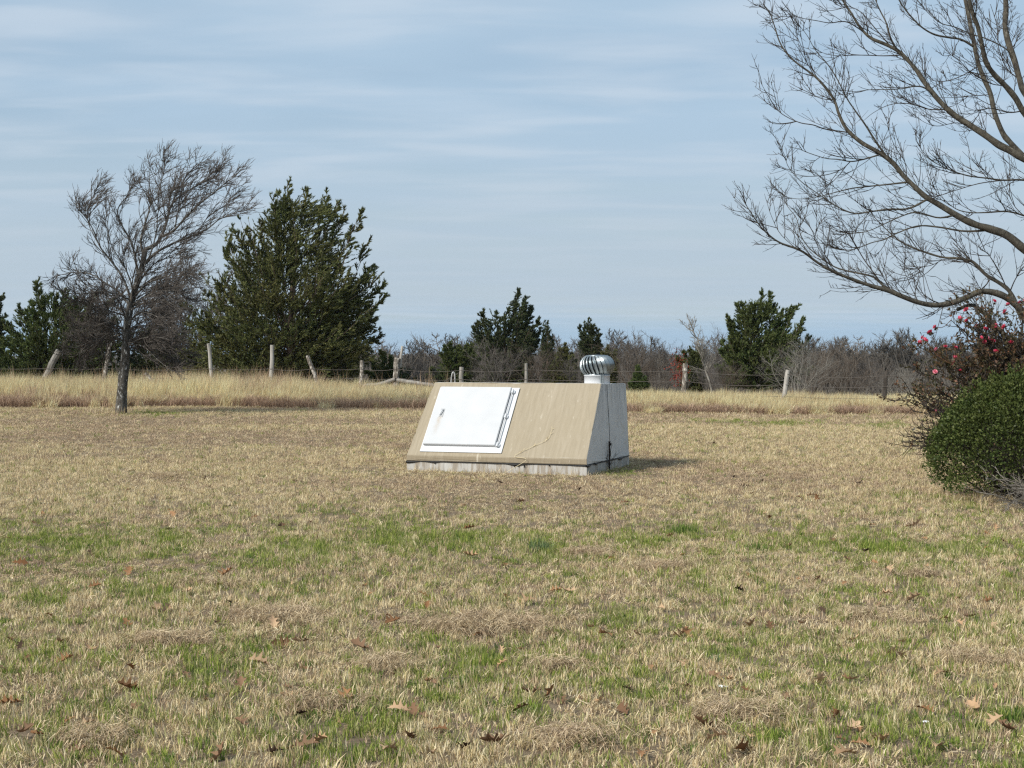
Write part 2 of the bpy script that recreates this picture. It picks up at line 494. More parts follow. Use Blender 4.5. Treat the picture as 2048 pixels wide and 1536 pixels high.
# ------------------------------------------------------------------ ground
def build_ground():
    ys = np.concatenate([np.linspace(-40, 4, 12), np.arange(4.5, 62, 0.5), np.linspace(64, 160, 30), np.linspace(180, 1600, 40), np.linspace(1800, 9000, 30)])
    ts = np.linspace(-1, 1, 91)
    hw = np.maximum(45, 0.75 * ys + 25)
    X = hw[:, None] * ts[None]; Y = np.repeat(ys[:, None], len(ts), 1)
    Z = gh(X, Y)
    V = np.stack([X, Y, Z], -1).reshape(-1, 3)
    r, c = len(ys), len(ts)
    i = (np.arange(r - 1)[:, None] * c + np.arange(c - 1)[None]).ravel()
    q = np.stack([i, i + 1, i + c + 1, i + c], 1)
    o = link('ground', new_mesh('ground', V, q, None, [M['soil']], True))
    o['kind'] = 'structure'
    o['label'] = 'winter lawn falling away to fields and woods beyond the fence'
    g = Geo()
    yy = np.linspace(1500, 1900, 6); xx = np.linspace(60, 620, 30)
    X, Y = np.meshgrid(xx, yy); Z = gh(X, Y) + 1.2
    i = (np.arange(5)[:, None] * 30 + np.arange(29)[None]).ravel()
    g.add(np.stack([X, Y, Z], -1).reshape(-1, 3), np.stack([i, i + 1, i + 31, i + 30], 1))
    o = link('field', g.mesh('field', [M['field']]))
    o['kind'] = 'structure'
build_ground()

# ------------------------------------------------------------------ storm shelter
YAW = R(20)
S0 = at(1174, 952, ground_y(952)); S0[2] = 0.0        # front right foot of the shelter
DL = np.array((-math.cos(YAW), math.sin(YAW), 0)); DB = np.array((math.sin(YAW), math.cos(YAW), 0))
SW, SD, TAP, RUN, JZ, LIP, TOPF, TOPB = 2.632, 2.10, 0.057, 0.856, 0.145, 0.225, 1.222, 1.198
shelter_rz = -YAW
# local frame: x to the right along the front (0 at the left foot), y to the back, z up
S_ORG = S0 + DL * SW
def s_world(p):
    return S_ORG + (-DL) * p[0] + DB * p[1] + np.array((0, 0, p[2]))
def s_slope_hit(px, py):
    """where the ray of a pixel meets the sloped front, in local x and slope distance r"""
    d = ray(px, py); o = np.array((0, 0, CAM_H))
    a, b, c = s_world((0, 0, LIP)), s_world((SW, 0, LIP)), s_world((0, RUN, TOPF))
    n = np.cross(b - a, c - a)
    w = o + d * (np.dot(a - o, n) / np.dot(d, n)) - S_ORG
    lx, ly, lz = np.dot(w, -DL), np.dot(w, DB), w[2]
    return lx, math.hypot(ly, lz - LIP)
SLA = math.atan2(TOPF - LIP, RUN)
def s_slope(lx, r, h=0.0):
    """local point on the sloped front, h proud of it"""
    return np.array((lx, r * math.cos(SLA) - h * math.sin(SLA), LIP + r * math.sin(SLA) + h * math.cos(SLA)))

# concrete of the cast upper body: buff broom-finished slope, plain grey sides with run-off streaks
m, t, out = mat_new('concrete_body')
p = objco(t)
sp = N(t, 'ShaderNodeSeparateXYZ'); t.links.new(p, sp.inputs[0])
nrm = N(t, 'ShaderNodeNewGeometry').outputs['True Normal']
vt = N(t, 'ShaderNodeVectorTransform', vector_type='NORMAL', convert_from='WORLD', convert_to='OBJECT')
t.links.new(nrm, vt.inputs[0])
sn = N(t, 'ShaderNodeSeparateXYZ'); t.links.new(vt.outputs[0], sn.inputs[0])
front = mth(t, 'MULTIPLY', mth(t, 'SUBTRACT', mth(t, 'MULTIPLY', sn.outputs[1], -1.0), 0.25), 4.0, True)
brush = noise(t, p, 7.0, 6, 0.65, 0.5, (3.5, 0.35, 0.35))
blot = noise(t, p, 2.1, 5, 0.6, 0.6)
fine = noise(t, p, 55.0, 4, 0.7)
buff = ramp(t, brush, [(0.25, (0.275, 0.23, 0.163)), (0.5, (0.32, 0.272, 0.196)), (0.8, (0.375, 0.322, 0.242))])
buff = mixc(t, mth(t, 'MULTIPLY', ramp(t, blot, [(0.42, 0.0), (0.7, 1.0)]), 0.35), buff, (0.31, 0.26, 0.18))
streak = noise(t, p, 9.0, 4, 0.6, 0.2, (2.2, 2.2, 0.10))
topw = mth(t, 'MULTIPLY', mth(t, 'SUBTRACT', sp.outputs[2], 0.55), 1.7, True)
grey = ramp(t, blot, [(0.3, (0.56, 0.545, 0.515)), (0.7, (0.65, 0.635, 0.60))])
grey = mixc(t, mth(t, 'MULTIPLY', mth(t, 'MULTIPLY', ramp(t, streak, [(0.46, 0.0), (0.60, 1.0)]), topw), 0.65), grey, (0.24, 0.235, 0.225))
col = mixc(t, front, grey, buff)
# darker, streaked lip under the slope
lipf = mth(t, 'MULTIPLY', mth(t, 'SUBTRACT', LIP + 0.004, sp.outputs[2]), 60.0, True)
col = mixc(t, mth(t, 'MULTIPLY', mth(t, 'MULTIPLY', lipf, front), ramp(t, streak, [(0.35, 0.35), (0.6, 0.8)])), col, (0.25, 0.205, 0.14))
wear = ramp(t, noise(t, p, 5.5, 7, 0.75, 1.2), [(0.58, 0.0), (0.66, 1.0)])
col = mixc(t, mth(t, 'MULTIPLY', wear, 0.22), col, (0.24, 0.20, 0.145))
scr = ramp(t, noise(t, p, 3.0, 3, 0.5, 0.4, (9.0, 1.2, 2.4), (3, 1, 0)), [(0.66, 0.0), (0.70, 1.0)])
col = mixc(t, mth(t, 'MULTIPLY', scr, 0.35), col, (0.52, 0.47, 0.38))
# a pale lime run below the door
run = mth(t, 'MULTIPLY', mth(t, 'SUBTRACT', 1.0, mth(t, 'MULTIPLY', mth(t, 'ABSOLUTE', mth(t, 'SUBTRACT', mth(t, 'ADD', sp.outputs[0], mth(t, 'MULTIPLY', fine, 0.02)), 1.07)), 55.0), True), mth(t, 'MULTIPLY', mth(t, 'SUBTRACT', 0.30, sp.outputs[2]), 12.0, True))
col = mixc(t, mth(t, 'MULTIPLY', run, 0.75), col, (0.62, 0.57, 0.47))
col = mixc(t, mth(t, 'MULTIPLY', ramp(t, fine, [(0.60, 0.0), (0.75, 1.0)]), 0.3), col, (0.24, 0.21, 0.165))
hmix = mth(t, 'ADD', mth(t, 'MULTIPLY', brush, 0.6), mth(t, 'MULTIPLY', fine, 0.4))
principled(t, out, col, 0.92, 0, hmix, 0.35, 0.012, 0.2)
M['concrete_body'] = m
m, t, out = mat_new('concrete_base')
p = objco(t)
st = noise(t, p, 7.0, 6, 0.7, 0.8, (1.6, 1.6, 0.22)); st2 = noise(t, p, 22.0, 3, 0.6, 0.0, (1.5, 1.5, 0.10)); bl = noise(t, p, 3.0, 4)
c = ramp(t, bl, [(0.3, (0.40, 0.385, 0.355)), (0.7, (0.50, 0.49, 0.46))])
c = mixc(t, mth(t, 'MULTIPLY', ramp(t, st, [(0.47, 0.0), (0.60, 1.0)]), 0.75), c, (0.25, 0.205, 0.15))
c = mixc(t, mth(t, 'MULTIPLY', ramp(t, st2, [(0.60, 0.0), (0.70, 1.0)]), 0.4), c, (0.16, 0.14, 0.115))
principled(t, out, c, 0.93, 0, bl, 0.3, 0.01, 0.2)
M['concrete_base'] = m

# door paint, with rust bled down from the handle
m, t, out = mat_new('white_paint')
p = objco(t); nz = noise(t, p, 5.0, 4)
principled(t, out, ramp(t, nz, [(0.3, (0.57, 0.585, 0.60)), (0.7, (0.61, 0.622, 0.635))]), 0.42, 0, noise(t, p, 18, 3), 0.05, 0.004, 0.4)
M['white_paint'] = m

def build_shelter():
    root = thing('storm_shelter', 'buff concrete storm shelter with white slanted door and steel turbine vent', 'shelter', tuple(S_ORG))
    root.rotation_euler = (0, 0, shelter_rz)
    T = TAP
    # upper body: five-sided section, drawn in slightly towards the top
    def hull(z0, top, inset=0.0):
        i = inset
        return i
    V = [(0, 0, JZ), (SW, 0, JZ), (SW, SD, JZ), (0, SD, JZ),
         (0.004, 0.004, LIP), (SW - 0.004, 0.004, LIP),
         (T, RUN, TOPF), (SW - T, RUN, TOPF), (SW - T, SD, TOPB), (T, SD, TOPB)]
    Fc = [(3, 2, 1, 0), (0, 1, 5, 4), (4, 5, 7, 6), (6, 7, 8, 9), (2, 3, 9, 8), (1, 2, 8, 7, 5), (3, 0, 4, 6, 9)]
    bm = bmesh.new()
    vs_ = [bm.verts.new(v) for v in V]
    for f in Fc: bm.faces.new([vs_[k] for k in f])
    bmesh.ops.subdivide_edges(bm, edges=list(bm.edges), cuts=23)
    sharp = [e for e in bm.edges if len(e.link_faces) == 2 and e.calc_face_angle() > 0.2]
    bmesh.ops.bevel(bm, geom=sharp, offset=0.011, segments=2, affect='EDGES', profile=0.5)
    # chipped, hand-floated edges: arrises wander and have lost small pieces
    ctr = Vector((SW / 2, SD / 2, 0.6))
    for v in bm.verts:
        a_ = float(vnoise(v.co.x * 7 + v.co.z * 5, v.co.y * 7 + v.co.z * 3, 3)) - 0.5
        c_ = max(0.0, float(vnoise(v.co.x * 16 + v.co.z * 21, v.co.y * 17 - v.co.z * 11, 8)) - 0.72) * 0.055
        d_ = (ctr - v.co).normalized()
        v.co += d_ * (c_ + a_ * 0.006)
    me = bpy.data.meshes.new('body'); bm.to_mesh(me); bm.free()
    me.materials.append(M['concrete_body'])
    body = link('body', me, root)
    # construction joint on the right and left sides: a shallow recessed groove line
    for sx in (0, 1):
        g = Geo()
        for k in range(1):
            z = np.linspace(0.19, 1.19, 14)
            tt = (z - JZ) / (TOPF - JZ)
            x = (SW - T * tt + 0.0005) if sx else (T * tt - 0.0005)
            y = np.full_like(z, 1.12) + (vnoise(z * 4, z * 0, 9) - 0.5) * 0.02
            g.tubes(np.stack([x, y, z], 1)[None], np.full((1, 14), 0.0045), 5)
        link('joint_line', g.mesh('joint_line', [M['mastic']]), body)
    # footing
    g = Geo(); i = 0.006
    x = np.linspace(0, 1, 2)
    g.add([(i, i, -0.25), (SW - i, i, -0.25), (SW - i, SD - i, -0.25), (i, SD - i, -0.25), (i, i, JZ - 0.012), (SW - i, i, JZ - 0.012), (SW - i, SD - i, JZ - 0.012), (i, SD - i, JZ - 0.012)],
          [(0, 3, 2, 1), (4, 5, 6, 7), (0, 1, 5, 4), (1, 2, 6, 5), (2, 3, 7, 6), (3, 0, 4, 7)])
    link('footing', g.mesh('footing', [M['concrete_base']]), root)
    # black mastic squeezed out of the joint, sagging and dripping in places
    g = Geo(); rng = np.random.default_rng(5)
    def bead(a, b, n):
        u = np.linspace(0, 1, n)
        a, b = np.array(a), np.array(b)
        P = a + (b - a) * u[:, None]
        L = np.linalg.norm(b - a)
        w = vnoise(u * L * 3.0, u * 0, 21)
        fat = 0.0055 + 0.010 * np.clip(w - 0.35, 0, 1) ** 1.2 * 2.2
        fat = fat + 0.014 * np.exp(-((u * L - 1.62) / 0.10) ** 2) + 0.008 * np.exp(-((u * L - 0.42) / 0.07) ** 2)
        P[:, 2] -= fat * 0.9 + (vnoise(u * L * 9, u * 0, 4) - 0.5) * 0.006
        g.tubes(P[None], fat[None], 6, True)
    bead((-0.002, -0.001, JZ - 0.003), (SW + 0.002, -0.001, JZ - 0.003), 90)
    bead((SW + 0.002, 0.0, JZ - 0.003), (SW + 0.002, SD, JZ + 0.002), 60)
    bead((-0.002, SD, JZ - 0.003), (-0.002, 0, JZ - 0.003), 50)
    for x_, l_ in ((0.43, 0.03), (1.60, 0.05), (1.66, 0.04), (1.74, 0.05), (2.1, 0.02)):
        P = np.array([(x_, -0.006, JZ - 0.012), (x_ + 0.004, -0.007, JZ - 0.012 - l_ * 0.5), (x_ + 0.002, -0.006, JZ - 0.012 - l_)])
        g.tubes(P[None], np.array([[0.009, 0.007, 0.002]]), 5)
    link('sealant', g.mesh('sealant', [M['mastic']], True), root)
    # door frame and leaf on the slope
    fr = [s_slope_hit(*c) for c in ((880.7, 775.3), (1039, 777.1), (840.6, 903.8), (1003.7, 907))]
    fx0 = (fr[0][0] + fr[2][0]) / 2; fx1 = (fr[1][0] + fr[3][0]) / 2
    fr0 = (fr[2][1] + fr[3][1]) / 2; fr1 = (fr[0][1] + fr[1][1]) / 2
    def slab(lx0, lx1, r0, r1, h0, h1):
        v = [s_slope(x, r, h) for h in (h0, h1) for (x, r) in ((lx0, r0), (lx1, r0), (lx1, r1), (lx0, r1))]
        return v, [(0, 3, 2, 1), (4, 5, 6, 7), (0, 1, 5, 4), (1, 2, 6, 5), (2, 3, 7, 6), (3, 0, 4, 7)]
    g = Geo(); w = 0.10
    for a in ((fx0, fx1, fr0, fr0 + 0.12), (fx0, fx1, fr1 - 0.035, fr1), (fx0, fx0 + 0.06, fr0 + 0.12, fr1 - 0.035), (fx1 - 0.13, fx1, fr0 + 0.12, fr1 - 0.035)):
        g.add(*slab(*a, 0.0, 0.012))
    link('door_frame', g.mesh('door_frame', [M['white_paint']]), root)
    dx0, dx1, dr0, dr1 = fx0 + 0.03, fx1 - 0.105, fr0 + 0.10, fr1 - 0.02
    g = Geo()
    v, q = slab(dx0, dx1, dr0, dr1, 0.013, 0.058)
    bm = bmesh.new(); bv = [bm.verts.new(x) for x in v]
    for f in q: bm.faces.new([bv[k] for k in f])
    bmesh.ops.bevel(bm, geom=list(bm.edges), offset=0.006, segments=2, affect='EDGES')
    me = bpy.data.meshes.new('door'); bm.to_mesh(me); bm.free()
    # door paint: white steel with a rust run below the handle
    hx, hr = s_slope_hit(886, 832)
    hp = s_slope(hx, hr, 0.058)
    dm, t, out = mat_new('door_paint')
    p = objco(t); sp = N(t, 'ShaderNodeSeparateXYZ'); t.links.new(p, sp.inputs[0])
    wob = noise(t, p, 14, 4, 0.6)
    ax = mth(t, 'ABSOLUTE', mth(t, 'ADD', mth(t, 'SUBTRACT', sp.outputs[0], float(hp[0]) - 0.012), mth(t, 'MULTIPLY', mth(t, 'SUBTRACT', wob, 0.5), 0.09)))
    fx = mth(t, 'SUBTRACT', 1.0, mth(t, 'MULTIPLY', ax, 20.0), True)
    below = mth(t, 'SUBTRACT', float(hp[2]) - 0.02, sp.outputs[2])
    fz = mth(t, 'MULTIPLY', mth(t, 'MULTIPLY', below, 60.0, True), mth(t, 'SUBTRACT', 1.0, mth(t, 'MULTIPLY', below, 3.4), True))
    fz = mth(t, 'MULTIPLY', fz, ramp(t, noise(t, p, 26, 5, 0.7), [(0.33, 0.25), (0.6, 1.0)]))
    rust = mth(t, 'MULTIPLY', fx, fz, True)
    base = ramp(t, noise(t, p, 4, 4), [(0.3, (0.49, 0.50, 0.508)), (0.7, (0.53, 0.537, 0.543))])
    principled(t, out, mixc(t, mth(t, 'MULTIPLY', rust, 0.7), base, (0.36, 0.255, 0.13)), 0.65, 0, noise(t, p, 9, 3), 0.06, 0.006, 0.2)
    me.materials.append(dm)
    door = link('door', me, root)
    # recessed-looking pull handle: bent plate and rusty staple
    g = Geo()
    P = np.array([s_slope(hx - 0.012, hr - 0.03, 0.058), s_slope(hx - 0.012, hr - 0.025, 0.085), s_slope(hx + 0.006, hr + 0.05, 0.085), s_slope(hx + 0.008, hr + 0.055, 0.058)])
    g.tubes(catmull(P, 12)[None], np.full((1, 12), 0.008), 8)
    link('handle', g.mesh('handle', [M['white_paint']], True), door)
    g = Geo()
    v, q = slab(hx - 0.03, hx + 0.028, hr - 0.06, hr + 0.085, 0.058, 0.062); g.add(v, q)
    link('handle_plate', g.mesh('handle_plate', [M['pipe']]), door)
    # hinge rod down the right edge
    g = Geo(); rx = dx1 + 0.028
    g.tubes(np.array([[s_slope(rx, dr0 - 0.005, 0.045), s_slope(rx, (dr0 + dr1) / 2, 0.045), s_slope(rx, dr1 - 0.03, 0.045)]]), np.full((1, 3), 0.008), 10, True)
    link('hinge_rod', g.mesh('hinge_rod', [M['white_paint']], True), door)
    for fr_ in (0.015, 0.50, 0.93):
        g = Geo(); r_ = dr0 + (dr1 - dr0) * fr_
        g.tubes(np.array([[s_slope(rx, r_ - 0.03, 0.045), s_slope(rx, r_, 0.045), s_slope(rx, r_ + 0.035, 0.045)]]), np.array([[0.016, 0.016, 0.016]]), 12, True)
        g.add(*slab(rx - 0.035, rx + 0.03, r_ - 0.02, r_ + 0.025, 0.012, 0.036))
        link('hinge', g.mesh('hinge', [M['white_paint']]), door)
    g = Geo()
    g.tubes(np.array([[s_slope(dx1 + 0.01, dr0 + 0.06, 0.020), s_slope(dx1 + 0.01, (dr0 + dr1) / 2, 0.02), s_slope(dx1 + 0.01, dr1 - 0.08, 0.020)]]), np.full((1, 3), 0.004), 6, True)
    link('gap_shade', g.mesh('gap_shade', [M['iron']]), door)  # dark strip stands in for the shade in the hinge-side gap
    # roof turbine
    e, vv = 0.285, 1.40
    cx_, cy_, cz_ = SW - e, vv, TOPF - (TOPF - TOPB) * (vv - RUN) / (SD - RUN)
    mt, t, out = mat_new('galvanised')
    p = objco(t)
    principled(t, out, ramp(t, noise(t, p, 22, 4, 0.6), [(0.3, (0.27, 0.305, 0.315)), (0.7, (0.38, 0.42, 0.43))]), ramp(t, noise(t, p, 9, 3), [(0.3, 0.30), (0.7, 0.45)]), 0.9, noise(t, p, 30, 2), 0.05, 0.002)
    Rm, HT = 0.238, 0.275
    z0 = cz_ + 0.115
    def prof(s):     # s 0..1 bottom to top -> radius, height
        a = -1.02 + s * 2.12
        return Rm * math.cos(a * 0.92) ** 0.72 if abs(a * 0.92) < 1.5 else 0.02, z0 + HT * (0.5 + 0.5 * math.sin(a) / math.sin(1.08))
    g = Geo()
    a = np.linspace(0, 2 * math.pi, 40, endpoint=False)
    def ring(rs, zs, close=False):
        k = len(rs)
        V = np.array([[(cx_ + r_ * math.cos(q), cy_ + r_ * math.sin(q), z_) for q in a] for r_, z_ in zip(rs, zs)]).reshape(-1, 3)
        n = len(a)
        qd = [(i * n + j, i * n + (j + 1) % n, (i + 1) * n + (j + 1) % n, (i + 1) * n + j) for i in range(k - 1) for j in range(n)]
        g.add(V, qd)
    rt, zt = prof(1.0)
    ring([rt * 1.02, rt * 1.06, rt * 1.0, rt * 0.6, 0.002], [zt - 0.012, zt - 0.002, zt + 0.006, zt + 0.012, zt + 0.014])
    turb = link('roof_turbine', g.mesh('roof_turbine', [mt], True), root)
    g = Geo()
    rb, zb = prof(0.0)
    ring([rb * 1.07, rb * 1.10, rb * 1.03], [zb - 0.008, zb + 0.006, zb + 0.014])
    link('turbine_ring', g.mesh('turbine_ring', [mt], True), turb)
    # near-black drum stands in for the shade inside, seen between the vanes
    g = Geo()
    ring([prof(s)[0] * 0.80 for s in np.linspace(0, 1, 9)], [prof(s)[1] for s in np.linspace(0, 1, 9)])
    link('inner_shade', g.mesh('inner_shade', [M['iron']], True), turb)
    nv = 22; dphi = 2 * math.pi / nv
    S = np.linspace(0, 1, 12)
    V, Q = [], []
    for k, s in enumerate(S):
        r_, z_ = prof(s)
        tw = (s - 0.5) * -0.42
        for j, (u, dr) in enumerate(((-0.42, -0.020), (-0.05, -0.002), (0.36, 0.010), (0.42, 0.014), (0.43, -0.006))):
            ph = u * dphi + tw
            V.append(((r_ + dr) * math.cos(ph), (r_ + dr) * math.sin(ph), z_))
    for k in range(len(S) - 1):
        for j in range(4):
            b = k * 5 + j
            Q.append((b, b + 1, b + 6, b + 5))
    vane = new_mesh('vane', V, Q, None, [mt], True)
    for k in range(nv):
        o = link('vane', vane, turb, (cx_, cy_, 0))
        o.rotation_euler = (0, 0, k * dphi)
    g = Geo()
    ring([0.182, 0.182, 0.188, 0.188, 0.17], [cz_ - 0.01, zb - 0.012, zb - 0.012, zb - 0.002, zb - 0.002])
    link('collar', g.mesh('collar', [M['white_paint']], True), turb)
    for k, q in enumerate((-0.98, -0.80)):
        g = Geo()
        P = np.array([(cx_ + 0.187 * math.cos(q), cy_ + 0.187 * math.sin(q), cz_), (cx_ + 0.188 * math.cos(q), cy_ + 0.188 * math.sin(q), zb + 0.01)])
        P = np.stack([P[0], P.mean(0), P[1]])
        g.tubes(P[None], np.full((1, 3), 0.012), 6, True)
        link('bracket', g.mesh('bracket', [mt]), turb)
build_shelter()

# dark iron stake and dead weed stalk by the shelter's shaded side
def build_stake():
    p0 = s_world((SW + 0.10, 1.02, 0))
    b = at(1219, 948, p0[1]); x, y = b[0], p0[1]
    z = ghf(x, y)
    o = thing('iron_stake', 'dark iron stake standing against the shaded side of the shelter', 'stake', (x, y, z))
    g = Geo()
    P = np.array([(0, 0, -0.15), (0.0, 0, 0.2), (-0.004, 0, 0.41)])
    g.tubes(P[None], np.full((1, 3), 0.012), 6, True)
    link('rod', g.mesh('rod', [M['iron']]), o)
    g = Geo(); g.box((0.012, -0.01, 0.37), (0.03, 0.02, 0.035)); g.box((0.0, -0.004, 0.405), (0.032, 0.03, 0.012))
    link('clamp', g.mesh('clamp', [M['iron']]), o)
    rng = np.random.default_rng(3)
    x2 = at(1212, 948, y - 0.03)[0]
    st = np.repeat([[0, 0, 0.0]], 5, 0)
    D = rng.normal(0, 0.15, (5, 3)) + (0, 0, 1)
    P = grow(st, D, rng.uniform(0.22, 0.4, 5), 7, (0, 0, 1), 0.1, 0.22, rng)
    g = Geo(); g.tubes(P, np.linspace(0.005, 0.002, 7)[None].repeat(5, 0), 4)
    s, d, i, tt = spawn(P, 6, 0.3, 1, 0.8, rng)
    P2 = grow(s, d, rng.uniform(0.03, 0.1, len(s)), 4, (0, 0, 1), 0.2, 0.25, rng)
    g.tubes(P2, np.linspace(0.003, 0.0012, 4)[None].repeat(len(s), 0), 3)
    o = link('dead_weed', g.mesh('dead_weed', [M['twig_elm']]), None, (x2, y - 0.03, ghf(x2, y) - 0.005))
    tag(o, 'dry branching weed stalk beside the dark iron stake', 'weed')
build_stake()
def build_stalk():
    px = [(778 + x / 3.938, 680 + y / 3.938) for x, y in ((885, 1040), (930, 980), (990, 925), (1050, 882), (1150, 835), (1250, 785), (1285, 705))]
    P = [at(px[0][0], px[0][1] + 3, S0[1] + 0.25)]
    f0 = s_world((1.75, -0.06, 0))
    P[0] = np.array((P[0][0], at(0, 0, f0[1])[1], 0.0)); P[0][2] = ghf(P[0][0], P[0][1]) - 0.01
    P.append(s_world((1.78, -0.035, LIP - 0.03)))
    for q in px[2:]:
        lx, r_ = s_slope_hit(*q); P.append(s_world(s_slope(lx, r_, 0.012)))
    P = np.array(P); org = P[0].copy(); P = catmull(P - org, 40)
    g = Geo(); g.tubes(P[None], np.linspace(0.0032, 0.0016, 40)[None], 5)
    rng = np.random.default_rng(6)
    s_, d_, i_, t_ = spawn(P[None], 14, 0.45, 1.0, 0.5, rng, 0.2)
    diamonds(g, s_, d_, 0.05, 0.008, rng)
    o = link('dry_stalk', g.mesh('dry_stalk', [M['straw']]), None, tuple(org))
    tag(o, 'long dry grass stalk leaning across the shelter slope beside the door', 'stalk')
build_stalk()

# ------------------------------------------------------------------ wire fence
def fence_y(px):
    return float(np.interp(px, [0, 420, 724, 800, 930, 1050, 1367, 1563, 1762, 2000], [59, 58, 57, 56.5, 55, 53.5, 49.2, 45.5, 43.8, 42]))
POSTS = [  # base x, top x, top y, radius, material, note
    (62, 118, 701, 0.125, 'post_grey', 'thick round grey post leaning hard to one side'),
    (201, 220, 685, 0.085, 'post_lichen', None),
    (428, 417, 687, 0.070, 'post_pale', None),
    (540, 544.5, 690, 0.080, 'post_pale', None),
    (652, 615, 711, 0.075, 'post_lichen', 'thin weathered post leaning over the dry grass'),
    (722, 724, 721, 0.085, 'post_lichen', None),
    (788, 795, 716, 0.125, 'post_lichen', 'thick split corner post that carries both brace rails'),
    (921, 923.5, 734, 0.085, 'post_grey', None),
    (1050, 1052.5, 727, 0.055, 'post_grey', None),
    (1366, 1371, 727, 0.085, 'post_lichen', None),
    (1560, 1576, 740, 0.070, 'post_pale', 'pale post leaning beside the bare shrub'),
    (1761, 1773, 743, 0.065, 'post_dark', 'dark blackened post with a narrow top'),
]
def build_fence():
    p0 = at(724, 800, fence_y(724))
    ox, oy = float(p0[0]), float(p0[1]); oz = ghf(ox, oy)
    root = thing('wire_fence', 'old barbed wire fence of crooked weathered posts in tall dry grass', 'fence', (ox, oy, oz))
    org = np.array((ox, oy, oz))
    rng = np.random.default_rng(12)
    ends = []
    for bx, tx, ty, rad, mt, note in POSTS:
        Y = fence_y(bx)
        top = at(tx, ty, Y)
        bs = at(bx, 790, Y); bs[2] = ghf(bs[0], Y) - 0.25
        f = np.linspace(0, 1, 9)[:, None]
        P = bs + (top - bs) * f
        P[1:-1, 0] += rng.normal(0, 0.012, 7); P[1:-1, 1] += rng.normal(0, 0.012, 7)
        r = rad * (1.08 - 0.16 * f[:, 0]) * rng.uniform(0.93, 1.07, 9)
        g = Geo(); g.tubes((P - org)[None], r[None], 9, True)
        o = link('post', g.mesh('post', [M[mt]]), root)
        if note: o['label'] = note
        ends.append((bs, top, rad))
    # thin stub nailed behind the corner post
    Y = fence_y(795)
    P = np.array([at(800, 735, Y + 0.12), at(802, 712, Y + 0.12), at(805, 692, Y + 0.12)]) - org
    g = Geo(); g.tubes(P[None], np.array([[0.06, 0.055, 0.045]]), 7, True)
    link('post_stub', g.mesh('post_stub', [M['post_pale']]), root)
    # brace rails
    for a, b, sag in (((726, 772), (790, 758.5), 0.06), ((795, 760), (866, 771), 0.0), ((866, 771), (921, 777), 0.0)):
        A, B = at(*a, fence_y(a[0]) - 0.12), at(*b, fence_y(b[0]) - 0.12)
        f = np.linspace(0, 1, 8)[:, None]
        P = A + (B - A) * f; P[:, 2] -= np.sin(f[:, 0] * math.pi) * sag
        P += rng.normal(0, 0.008, P.shape)
        g = Geo(); g.tubes((P - org)[None], np.linspace(0.075, 0.065, 8)[None] * rng.uniform(0.93, 1.07, (1, 8)), 8, True)
        link('brace_rail', g.mesh('brace_rail', [M['post_grey']]), root)
    # bent pipe loop and tie wire at the post by the shelter roof
    Y = fence_y(905) - 0.1
    P = np.array([at(902, 800, Y), at(902.5, 760, Y), at(905, 746, Y), at(908.5, 746, Y), at(910, 760, Y), at(910, 800, Y)]) - org
    g = Geo(); g.tubes(catmull(P, 24)[None], np.full((1, 24), 0.026), 8, True)
    link('pipe_loop', g.mesh('pipe_loop', [M['pipe']], True), root)
    P = np.array([at(880, 770, Y), at(900, 756, Y), at(921, 744, Y)]) - org
    g = Geo(); g.tubes(P[None], np.full((1, 3), 0.013), 5)
    link('tie_wire', g.mesh('tie_wire', [M['wire']]), root)
    # three strands
    for lev in (0.30, 0.55, 0.78):
        pts = []
        L0 = at(-120, 790, 59.5); pts.append(np.array((L0[0], L0[1], 0.1 + 1.5 * lev)))
        for bs, top, rad in ends:
            h = min(1.25, top[2]) * lev * 1.15
            f = (h - bs[2]) / (top[2] - bs[2])
            q = bs + (top - bs) * f; q = q + np.array((0, -rad - 0.01, 0)); pts.append(q)
        E = at(2150, 790, 41); pts.append(np.array((E[0], E[1], 0.1 + 1.2 * lev)))
        P = []
        for a, b in zip(pts[:-1], pts[1:]):
            f = np.linspace(0, 1, 9)[:-1, None]
            s = a + (b - a) * f; s[:, 2] -= np.sin(f[:, 0] * math.pi) * 0.06 * rng.uniform(0.5, 1.5); P.append(s)
        P = np.vstack(P + [pts[-1][None]])
        g = Geo(); g.tubes((P - org)[None], np.full((1, len(P)), 0.008), 4)
        link('barbed_wire', g.mesh('barbed_wire', [M['wire']]), root)
    # split rail lying askew in the grass
    Y = 57.0
    A, B = at(290, 746, Y), at(319, 776, Y)
    f = np.linspace(0, 1, 7)[:, None]; P = A + (B - A) * f
    b0 = P.mean(0)
    o = link('fallen_rail', None)
    bpy.data.objects.remove(o)
    g = Geo(); P2 = A + (at(336, 795, Y) - A) * np.linspace(0, 1, 9)[:, None]
    P2[-1, 2] = ghf(P2[-1, 0], Y) - 0.03
    P2 += np.random.default_rng(2).normal(0, 0.01, P2.shape)
    g.tubes((P2 - P2[-1])[None], np.full((1, 9), 0.07), 7, True)
    o = link('fallen_post', g.mesh('fallen_post', [M['post_lichen']]), None, tuple(P2[-1]))
    tag(o, 'broken lichen-spotted fence post tipped over in tall grass behind the windblown tree', 'post')
build_fence()

